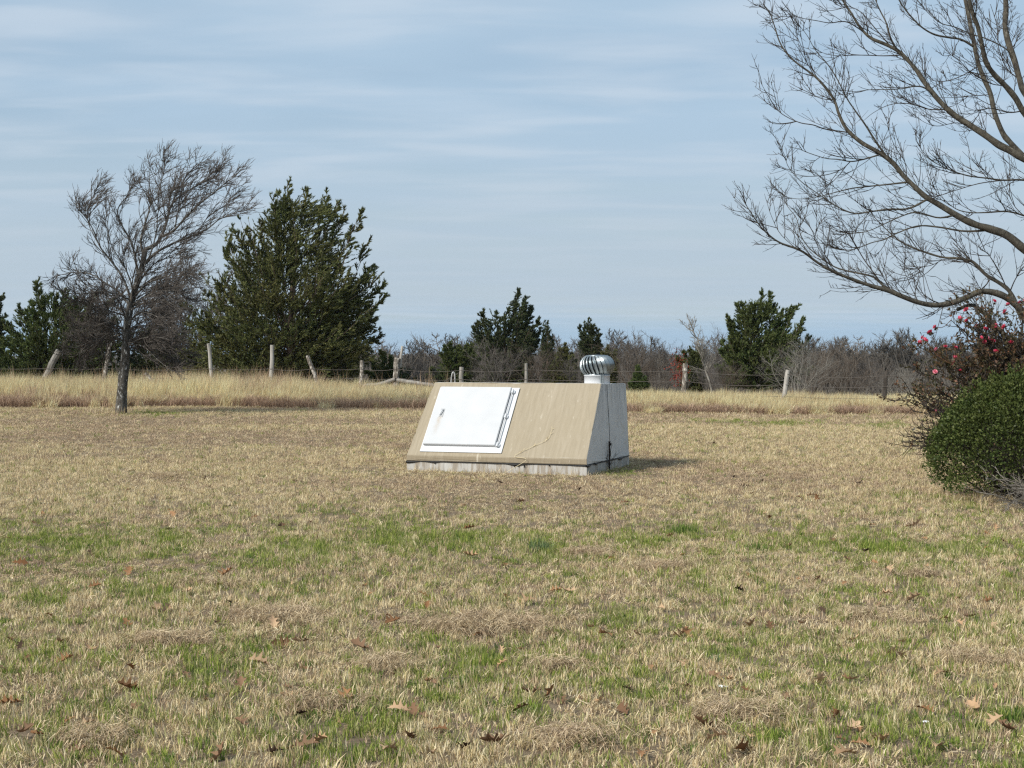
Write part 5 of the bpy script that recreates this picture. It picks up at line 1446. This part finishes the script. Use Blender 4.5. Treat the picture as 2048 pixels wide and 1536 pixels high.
def build_grass():
    rng = np.random.default_rng(99)
    def zone(y0, y1, dens):
        area = 0.40 * (y1 ** 2 - y0 ** 2) + 1.6 * (y1 - y0)
        n = int(area * dens)
        y = np.sqrt(rng.uniform(y0 ** 2, y1 ** 2, n))
        x = rng.uniform(-1, 1, n) * (0.40 * y + 0.8)
        return x, y
    zs = [zone(5.0, 9, 430), zone(9, 14, 320), zone(14, 24, 200), zone(24, 36, 110), zone(36, 53, 70)]
    x = np.concatenate([z[0] for z in zs]); y = np.concatenate([z[1] for z in zs])
    px = 1024 + F_PX * x / y
    keep = (y < lawn_end(px) + 0.3) & ~in_shelter(x, y, 0.02)
    x, y = x[keep], y[keep]; px = px[keep]
    n = len(x)
    far = sstep(10, 45, y)
    gp = patch(x, y, GREEN); bp = patch(x, y, BROWN); tp = patch(x, y, THATCH)
    slow = fbm(x * 0.9, y * 0.45, 5); mid = fbm(x * 3.1, y * 1.9, 6)
    nearg = 1 - sstep(12, 18, y)
    pg = gp * 0.70 + nearg * (0.12 + 0.5 * np.clip(mid - 0.47, 0, 1) * 2.2) + 0.025
    pg = pg * (1 - 0.8 * tp)
    band = sstep(0.40, 0.62, fbm(x * 0.16, y * 0.42, 15))
    pb = 0.22 + 0.7 * bp + 0.15 * far + (0.25 + 0.5 * far) * band
    u = rng.uniform(0, 1, n)
    kind = np.where(u < np.clip(pg, 0, 0.9), 1, np.where(rng.uniform(0, 1, n) < np.clip(pb, 0, 0.92), 2, 0))
    kind = np.where((tp > 0.45) & (rng.uniform(0, 1, n) < 0.85), 3, kind)
    # scattered matted thatch everywhere
    kind = np.where((kind != 1) & (rng.uniform(0, 1, n) < 0.10 + 0.30 * (1 - far) * sstep(0.35, 0.6, fbm(x * 1.7, y * 0.9, 23))), 3, kind)
    z = gh(x, y)
    size = 1.0 + 0.85 * far
    height = (0.75 + 0.75 * fbm(x * 1.3, y * 0.9, 44)) * (1 - 0.42 * bp) * (1 - 0.30 * far)
    nearsh = in_shelter(x, y, 0.9)
    height = height * np.where(nearsh, 0.5, 1.0)
    rot = np.stack([rng.normal(0, 0.22, n), rng.normal(0, 0.22, n), rng.uniform(0, 6.28, n)], 1)
    scl = np.stack([size, size, size * height * rng.uniform(0.5, 1.4, n)], 1)
    pts = np.stack([x, y, z], 1)
    r = np.random.default_rng(1)
    mk = lambda n_, rad, h0, h1, w, lean, flat=0.0: (lambda g: blades(g, n_, rad, h0, h1, w, lean, r, flat))
    straw = tuft_collection('straw_tufts', [mk(34, 0.055, 0.022, 0.056, 0.0034, 0.45), mk(32, 0.06, 0.018, 0.046, 0.0034, 0.65), mk(28, 0.05, 0.026, 0.070, 0.0032, 0.50), mk(36, 0.06, 0.014, 0.038, 0.0036, 0.75)], [M['straw'], M['straw'], M['straw'], M['olive_blade']])
    green = tuft_collection('green_tufts', [mk(26, 0.05, 0.025, 0.060, 0.004, 0.35), mk(24, 0.05, 0.02, 0.050, 0.004, 0.45), mk(26, 0.055, 0.02, 0.055, 0.004, 0.40), mk(26, 0.055, 0.02, 0.055, 0.004, 0.40)], [M['green_blade'], M['dark_blade'], M['green_blade'], M['olive_blade']])
    brown = tuft_collection('brown_tufts', [mk(26, 0.06, 0.015, 0.042, 0.0045, 0.6), mk(26, 0.06, 0.015, 0.036, 0.0045, 0.75), mk(22, 0.055, 0.02, 0.05, 0.004, 0.45)], [M['straw_brown'], M['straw_brown'], M['straw_brown']])
    mat_ = tuft_collection('thatch_tufts', [mk(34, 0.07, 0.04, 0.11, 0.004, 0.10, 1.25), mk(34, 0.07, 0.04, 0.13, 0.0038, 0.12, 1.35), mk(26, 0.06, 0.03, 0.09, 0.0042, 0.2, 1.1)], [M['thatch'], M['thatch'], M['straw']])
    for k, (nm, lb, co, cnt) in enumerate((('dry_grass', 'pale dormant straw-coloured lawn grass', straw, 4), ('green_grass', 'patches of fresh green grass among the dry lawn', green, 4),
                                           ('brown_grass', 'low brown dormant turf of the mown lawn', brown, 3), ('mown_thatch', 'matted clippings of dead grass lying on the lawn', mat_, 3))):
        s = kind == k
        scatter(nm, lb, pts[s], rot[s], scl[s], rng.integers(0, cnt, s.sum()), co)
    # raised mats of clippings left by the mower
    cl = tuft_collection('clipping_tufts', [mk(40, 0.10, 0.06, 0.17, 0.0032, 0.10, 1.35), mk(40, 0.10, 0.05, 0.20, 0.0030, 0.12, 1.45)], [M['thatch'], M['straw_brown']])
    X, Y_, Zo = [], [], []
    for a, b, w_, h_ in THATCH + [(180, 1490, 60, 14), (1500, 1440, 70, 14), (640, 1420, 60, 10), (1750, 1240, 60, 8), (1150, 1500, 60, 14), (1950, 1330, 60, 10), (420, 1175, 60, 6), (1850, 1150, 50, 6)]:
        k_ = int(30 + w_ * h_ * 0.07)
        pa = a + rng.normal(0, 0.5, k_) * w_; pb_ = b + rng.normal(0, 0.5, k_) * h_
        yy = CAM_H * F_PX / (pb_ - 712); xx = (pa - 1024) / F_PX * yy
        X.append(xx); Y_.append(yy); Zo.append(rng.uniform(0.0, 0.035, k_))
    X, Y_, Zo = np.concatenate(X), np.concatenate(Y_), np.concatenate(Zo); k_ = len(X)
    scatter('grass_clippings', 'raised mats of dead clippings left lying by the mower', np.stack([X, Y_, gh(X, Y_) + Zo], 1), np.stack([rng.normal(0, 0.2, k_), rng.normal(0, 0.2, k_), rng.uniform(0, 6.28, k_)], 1), np.full((k_, 3), 1.0), rng.integers(0, 2, k_), cl)
    # a scatter of longer stalks
    m_ = 900
    y = np.sqrt(rng.uniform(36, 1600, m_)); x = rng.uniform(-0.38, 0.38, m_) * y
    ok = ~in_shelter(x, y, 0.05); x, y = x[ok], y[ok]
    # unmown fringe at the shelter foot and below the bushes
    q = 170
    lx = rng.uniform(-0.1, SW + 0.15, q); ly = -np.abs(rng.normal(0.03, 0.05, q)) - 0.01
    side = rng.uniform(0, 1, q) < 0.35
    ly = np.where(side, rng.uniform(0, SD, q), ly); lx = np.where(side, SW + np.abs(rng.normal(0.02, 0.06, q)) + 0.01, lx)
    left = rng.uniform(0, 1, q) < 0.15
    lx = np.where(left, -np.abs(rng.normal(0.03, 0.08, q)) - 0.01, lx); ly = np.where(left, rng.uniform(0, SD, q), ly)
    fx = S_ORG[0] - DL[0] * lx + DB[0] * ly; fy = S_ORG[1] - DL[1] * lx + DB[1] * ly
    tx = rng.uniform(4.3, 5.4, 120); ty = rng.normal(17.0, 0.5, 120)
    bx_, by_ = at(232, 768, 42.2)[0], 42.2
    wx = bx_ + rng.normal(-0.15, 0.3, 60); wy = by_ + rng.normal(0, 0.2, 60)
    X = np.concatenate([x, fx, tx, wx]); Yy = np.concatenate([y, fy, ty, wy])
    big = np.concatenate([np.full(len(x), 0.55), np.full(q, 0.75), np.full(120, 1.0), np.full(60, 1.6)])
    st = tuft_collection('stalk_tufts', [mk(5, 0.03, 0.08, 0.18, 0.004, 0.45), mk(7, 0.04, 0.06, 0.15, 0.004, 0.6), mk(4, 0.02, 0.10, 0.2, 0.0035, 0.7)], [M['straw'], M['straw'], M['straw_brown']])
    sc = big * rng.uniform(0.6, 1.3, len(X))
    scatter('grass_stalks', 'longer dry grass stalks left standing round the shelter and shrub', np.stack([X, Yy, gh(X, Yy)], 1), np.stack([rng.normal(0, 0.1, len(X)), rng.normal(0, 0.1, len(X)), rng.uniform(0, 6.28, len(X))], 1), np.stack([sc, sc, sc], 1), rng.integers(0, 3, len(X)), st)

    # tall dry grass along the fence
    n = 15000
    px = rng.uniform(-160, 2200, n)
    y0 = lawn_end(px)
    f = rng.uniform(0, 1, n)
    dpt = np.interp(px, [0, 860, 1260, 2100], [15.0, 12.0, 8.0, 7.0])
    y = y0 + 0.1 + f * dpt + (fbm(px * 0.02, px * 0, 91) - 0.5) * 2.4
    x = (px - 1024) / F_PX * y
    # height of the grass along the fence, in metres
    hh = np.interp(px, [-100, 150, 330, 520, 640, 700, 860, 1260, 1500, 1800, 2200], [0.93, 0.92, 0.98, 0.98, 0.80, 0.72, 0.62, 0.52, 0.50, 0.46, 0.45])
    hh = hh * (0.62 + 0.62 * fbm(x * 0.7, y * 0.9, 31)) * rng.uniform(0.75, 1.2, n) * (0.50 + 0.5 * sstep(0.0, 0.16, f))
    tall = tuft_collection('tall_tufts', [mk(34, 0.16, 0.6, 1.0, 0.011, 0.14), mk(30, 0.18, 0.55, 1.05, 0.011, 0.20), mk(34, 0.14, 0.7, 1.1, 0.010, 0.12), mk(26, 0.2, 0.5, 0.95, 0.012, 0.28), mk(26, 0.2, 0.5, 0.9, 0.012, 0.26)], [M['tall_straw'], M['tall_straw'], M['tall_straw'], M['tall_straw'], M['russet_grass']])
    rot = np.stack([rng.normal(0, 0.08, n), rng.normal(0.20, 0.14, n), rng.uniform(-0.5, 0.5, n)], 1)
    scatter('tall_grass', 'tall pale dry grass standing along the fence line', np.stack([x, y, gh(x, y)], 1), rot, np.stack([np.full(n, 1.0), np.full(n, 1.0), hh], 1), np.where(rng.uniform(0, 1, n) < 0.10 + 0.5 * sstep(0.55, 0.75, fbm(x * 0.35, y * 0.35, 52)), 4, rng.integers(0, 4, n)), tall)
    # russet lower fringe at the mower's edge
    n = 5200
    px = rng.uniform(-160, 2200, n); y = lawn_end(px) + np.abs(rng.normal(0, 0.9, n)) - 0.05; x = (px - 1024) / F_PX * y
    h2 = np.interp(px, [0, 860, 1260, 2100], [0.40, 0.34, 0.26, 0.25]) * (0.85 + 0.3 * fbm(x * 0.8, y, 77)) * rng.uniform(0.4, 1.3, n)
    rus = tuft_collection('russet_tufts', [mk(30, 0.16, 0.6, 1.0, 0.010, 0.25), mk(30, 0.18, 0.5, 1.05, 0.010, 0.35)], [M['russet_grass']] * 2)
    scatter('russet_grass', 'russet brown grass fringe where the mown lawn stops', np.stack([x, y, gh(x, y)], 1), np.stack([rng.normal(0, 0.1, n), rng.normal(0.1, 0.1, n), rng.uniform(0, 6.28, n)], 1), np.stack([np.ones(n), np.ones(n), h2], 1), rng.integers(0, 2, n), rus)
    # brown weeds and reeds rising above the tall grass
    n = 420
    px = np.concatenate([rng.normal(510, 60, 190), rng.normal(345, 45, 110), rng.normal(60, 80, 60), rng.uniform(100, 900, 60)]); y = 56 + rng.normal(0, 2.2, n); x = (px - 1024) / F_PX * y
    wd = tuft_collection('weed_tufts', [mk(12, 0.12, 0.8, 1.45, 0.012, 0.16), mk(10, 0.10, 0.9, 1.5, 0.013, 0.26)], [M['weed_brown']] * 2)
    scatter('dry_weeds', 'brown reedy weeds rising out of the tall dry grass', np.stack([x, y, gh(x, y)], 1), np.stack([rng.normal(0, 0.1, n), rng.normal(0.15, 0.12, n), rng.uniform(0, 6.28, n)], 1), np.stack([np.ones(n), np.ones(n), rng.uniform(0.6, 1.05, n)], 1), rng.integers(0, 2, n), wd, 'weeds')
build_grass()

# single clumps of taller green grass on the lawn
def clump(px, py, label, mat_, n, rad, h0, h1, seed):
    rng = np.random.default_rng(seed)
    Y = ground_y(py); x = at(px, py, Y)[0]
    g = Geo(); blades(g, n, rad, h0, h1, 0.006, 0.32, rng)
    o = link('grass_clump', g.mesh('grass_clump', [mat_]), None, (x, Y, ghf(x, Y)))
    tag(o, label, 'grass clump')
clump(1368, 1064, 'dark green tufted grass clump on the lawn in line with the shelter corner', M['dark_blade'], 220, 0.13, 0.06, 0.14, 1)
clump(1082, 1102, 'blue-green clump of narrow blades on the lawn before the shelter', M['blue_blade'], 130, 0.10, 0.06, 0.15, 2)
clump(1425, 1330, 'small blue-green sprig near the white paper scrap', M['blue_blade'], 30, 0.04, 0.03, 0.08, 3)
clump(1765, 1100, 'thick bright green grass clump on the lawn before the round shrub', M['green_blade'], 260, 0.2, 0.05, 0.11, 4)
clump(1512, 1096, 'dark green clump between the tufted clump and the bright green clump', M['dark_blade'], 130, 0.13, 0.04, 0.09, 5)
clump(2035, 1440, 'low dense dark green clump beside a pale tan leaf', M['dark_blade'], 260, 0.09, 0.03, 0.07, 6)

# ------------------------------------------------------------------ fallen oak leaves
def oak_leaf(name, mat_, seed):
    rng = np.random.default_rng(seed)
    half = [(0.0, 0.05), (0.13, 0.10), (0.20, 0.28), (0.28, 0.11), (0.38, 0.14), (0.50, 0.42), (0.56, 0.16), (0.66, 0.16), (0.78, 0.36), (0.82, 0.13), (0.92, 0.10), (1.0, 0.02)]
    L = 0.105
    c1, c2, tw = rng.uniform(-0.5, 0.9), rng.uniform(0.4, 1.6), rng.uniform(-0.6, 0.6)
    V, Q = [], []
    for k, (u, w) in enumerate(half):
        for s in (-1, 0, 1):
            ww = w * L * s * rng.uniform(0.8, 1.15) * 0.85
            x = (u - 0.5) * L
            z = 0.004 + c1 * (u - 0.5) ** 2 * L + c2 * abs(ww) * 0.7 + tw * ww * (u - 0.5) * 2
            V.append((x, ww, z))
    for k in range(len(half) - 1):
        for j in range(2):
            b = k * 3 + j
            Q.append((b, b + 1, b + 4, b + 3))
    V = np.array(V); V[:, 2] -= V[:, 2].min()
    return new_mesh(name, V, Q, None, [mat_], True)
def build_leaves():
    rng = np.random.default_rng(404)
    kinds = [('oak_rust', 'rust-brown lobed oak leaf lying in the grass', 'rust-brown oak leaves on the lawn'), ('oak_tan', 'pale tan curled oak leaf lying in the grass', 'pale tan oak leaves on the lawn'),
             ('oak_brown', 'dull brown curled oak leaf lying in the grass', 'dull brown oak leaves on the lawn'), ('oak_dark', 'dark shrivelled leaf lying in the grass', 'dark shrivelled leaves on the lawn')]
    me = [[oak_leaf('oak_leaf', M[k[0]], 10 * i + j) for j in range(4)] for i, k in enumerate(kinds)]
    spots = [  # photograph x, y, kind, size
        (20, 1420, 0, 1.2), (50, 1482, 2, 1.3), (75, 1490, 0, 1.0), (180, 1312, 1, 1.2), (260, 1350, 0, 1.2), (256, 1392, 0, 1.3), (123, 1296, 0, 1.3), (310, 1228, 1, 1.5), (330, 1232, 1, 1.2), (548, 1262, 1, 1.3),
        (565, 1298, 2, 1.4), (600, 1296, 2, 1.1), (518, 1340, 1, 1.3), (480, 1388, 2, 1.3), (450, 1320, 1, 0.9), (398, 1282, 0, 0.8), (372, 1372, 2, 1.0), (130, 1335, 0, 1.1), (40, 1134, 0, 1.4), (258, 1152, 0, 1.5), (452, 1158, 0, 1.5),
        (440, 1182, 0, 1.2), (590, 1165, 0, 1.0), (375, 1196, 1, 0.9), (345, 1036, 0, 1.6), (456, 1020, 3, 1.4), (562, 1058, 2, 1.4), (939, 1062, 0, 1.3), (940, 1115, 1, 1.4), (1008, 1130, 0, 1.1), (1053, 1208, 1, 1.7),
        (1012, 1200, 0, 0.9), (1135, 1186, 1, 1.5), (1112, 1184, 0, 1.1), (848, 1200, 0, 1.2), (730, 1178, 0, 1.2), (785, 1255, 0, 1.3), (855, 1222, 0, 1.1), (955, 1278, 0, 0.9), (720, 1304, 2, 1.5), (1210, 1280, 0, 1.3),
        (1035, 1308, 1, 1.0), (1001, 1312, 1, 0.8), (1375, 1278, 0, 1.4), (1365, 1276, 1, 1.3), (1322, 1225, 1, 0.9), (1775, 1145, 1, 1.7), (1832, 1058, 1, 1.8), (1815, 1060, 0, 1.4), (1770, 1195, 1, 1.3), (1828, 1206, 1, 1.3), (1840, 1204, 0, 1.0),
        (1975, 1208, 0, 1.1), (1787, 1318, 1, 1.4), (1800, 1326, 1, 1.2), (1708, 1290, 1, 0.9), (1502, 1261, 1, 1.2), (1540, 1264, 2, 1.2), (1602, 1256, 0, 1.0), (1635, 1165, 2, 1.0), (1690, 1172, 0, 1.0), (1372, 1338, 1, 1.1), (1430, 1366, 2, 1.4),
        (1372, 1384, 2, 1.2), (1498, 1398, 0, 1.0), (1572, 1404, 2, 1.0), (1642, 1370, 1, 1.2), (1700, 1372, 1, 1.0), (1882, 1362, 1, 1.2), (1952, 1430, 1, 1.5), (1850, 1430, 0, 1.1), (1990, 1458, 1, 1.2), (2012, 1470, 2, 1.2), (1405, 1462, 2, 1.2), (1434, 1494, 1, 1.3),
        (1488, 1518, 0, 1.6), (1705, 1470, 1, 1.2), (1672, 1446, 0, 1.0), (1762, 1495, 1, 1.3), (1690, 1530, 1, 1.5), (1875, 1506, 1, 1.4), (1720, 1500, 0, 1.0), (1098, 1404, 0, 1.4), (1062, 1402, 2, 1.3), (1040, 1434, 2, 1.1), (1200, 1420, 1, 1.1), (1245, 1434, 2, 1.4),
        (798, 1442, 1, 1.1), (830, 1446, 2, 1.3), (862, 1456, 2, 1.3), (990, 1504, 2, 1.5), (880, 1478, 0, 0.9), (1010, 1390, 0, 1.0), (860, 1380, 0, 0.7), (1005, 1340, 1, 0.8), (780, 1522, 1, 1.3), (866, 1530, 1, 1.0), (818, 1500, 2, 1.3), (1280, 1528, 0, 1.1), (930, 1516, 3, 1.2),
        (612, 1508, 2, 1.3), (480, 1465, 2, 1.3), (137, 1460, 0, 0.9), (175, 1470, 1, 1.0), (272, 1436, 2, 1.0), (600, 1448, 3, 0.9), (640, 1504, 1, 1.0), (680, 1470, 1, 1.0), (577, 1416, 1, 1.1), (690, 1416, 0, 1.2), (230, 1530, 0, 1.1), (440, 1530, 2, 1.2), (20, 1290, 2, 1.0),
        (740, 1195, 0, 0.9), (100, 1245, 0, 0.9), (190, 1185, 0, 1.0), (1040, 1010, 2, 1.3), (1490, 975, 3, 1.5), (1720, 972, 3, 1.7), (1524, 965, 3, 1.2), (1470, 958, 3, 1.2), (1430, 890, 3, 1.4), (1620, 1000, 1, 1.5), (1632, 1004, 0, 1.5), (1600, 1002, 2, 1.4), (1730, 1105, 3, 1.4), (1478, 1188, 3, 1.0), (1645, 1232, 3, 1.0), (1940, 1246, 2, 1.1), (1890, 1246, 1, 1.0), (1000, 970, 3, 1.2), (560, 960, 3, 1.4), (410, 962, 2, 1.3), (590, 968, 1, 1.4), (640, 1000, 3, 1.2), (100, 930, 3, 1.2), (85, 1014, 3, 1.2), (1160, 985, 3, 1.2), (1250, 1010, 2, 1.3), (1540, 1040, 0, 1.3), (1665, 1085, 2, 1.2)]
    for k in range(110):
        py = rng.uniform(1040, 1533) if k % 3 else rng.uniform(960, 1150)
        spots.append((rng.uniform(5, 2043), py, int(rng.choice([0, 1, 2, 3], p=[0.3, 0.25, 0.35, 0.1])), rng.uniform(0.55, 1.0)))
    MARKS = [(1446, 1386, 'near the white paper scrap'), (1082, 1102, 'near the blue-green grass clump'), (1368, 1064, 'near the dark green tufted clump'), (1765, 1100, 'by the bright green grass clump'),
             (1000, 985, 'before the shelter footing'), (1851, 1454, 'near the tiny blue-white scrap'), (1000, 1250, 'by the long heap of matted clippings'), (2035, 1440, 'by the low dense dark green clump'), (1860, 1010, 'before the round shrub'), (950, 1335, 'in the wide green patch beyond the clippings')]
    for px, py, kd, s in spots:
        Y = ground_y(py); x = at(px, py, Y)[0]
        z = ghf(x, Y)
        o = link('oak_leaf', me[kd][rng.integers(4)], None, (x, Y, z + rng.uniform(0.014, 0.03)))
        o.rotation_euler = (rng.normal(0.15, 0.35), rng.normal(0, 0.35), rng.uniform(0, 6.28))
        s *= 0.82
        o.scale = (s, s, s)
        d = [((px - a) ** 2 + ((py - b) * 2) ** 2, w) for a, b, w in MARKS]
        d.sort()
        where = d[0][1] if d[0][0] < 190 ** 2 else 'out on the open lawn'
        lb = ('large ' if s > 1.0 else 'small ' if s < 0.7 else '') + kinds[kd][1].replace('lying in the grass', 'lying ' + where)
        tag(o, lb, 'leaf', lb.replace('leaf', 'leaves', 1))
    # white scraps
    def scrap(px, py, size, label, seed):
        r = np.random.default_rng(seed)
        Y = ground_y(py); x = at(px, py, Y)[0]
        n = 7
        X, Yg = np.meshgrid(np.linspace(-1, 1, n), np.linspace(-0.7, 0.7, n))
        Z = r.uniform(0, 0.55, (n, n)) * size + 0.015
        V = np.stack([X * size + r.normal(0, 0.08, (n, n)) * size, Yg * size + r.normal(0, 0.08, (n, n)) * size, Z], -1).reshape(-1, 3)
        i = (np.arange(n - 1)[:, None] * n + np.arange(n - 1)[None]).ravel()
        o = link('paper_scrap', new_mesh('paper_scrap', V, np.stack([i, i + 1, i + n + 1, i + n], 1), None, [M['scrap']]), None, (x, Y, ghf(x, Y)))
        tag(o, label, 'litter')
    scrap(1446, 1386, 0.020, 'crumpled white paper scrap lying by a brown leaf on the lawn', 1)
    scrap(1851, 1454, 0.013, 'tiny pale blue-white scrap in fresh green grass', 2)
    scrap(1489, 826, 0.09, 'white scrap caught at the edge of the tall grass by the fence', 3)
build_leaves()

# ------------------------------------------------------------------ haze
def build_haze():
    m, t, out = mat_new('haze')
    v = N(t, 'ShaderNodeVolumePrincipled')
    v.inputs['Color'].default_value = (0.78, 0.88, 1.0, 1)
    v.inputs['Density'].default_value = 0.00008
    v.inputs['Anisotropy'].default_value = 0.2
    t.links.new(v.outputs[0], out.inputs['Volume'])
    g = Geo(); g.box((0, 4450, 6), (16000, 9600, 40))
    o = link('haze', g.mesh('haze', [m]))
    o['kind'] = 'stuff'
    o['label'] = 'thin pale winter haze over the fields'
    o['category'] = 'haze'
USE_HAZE = True
if USE_HAZE: build_haze()
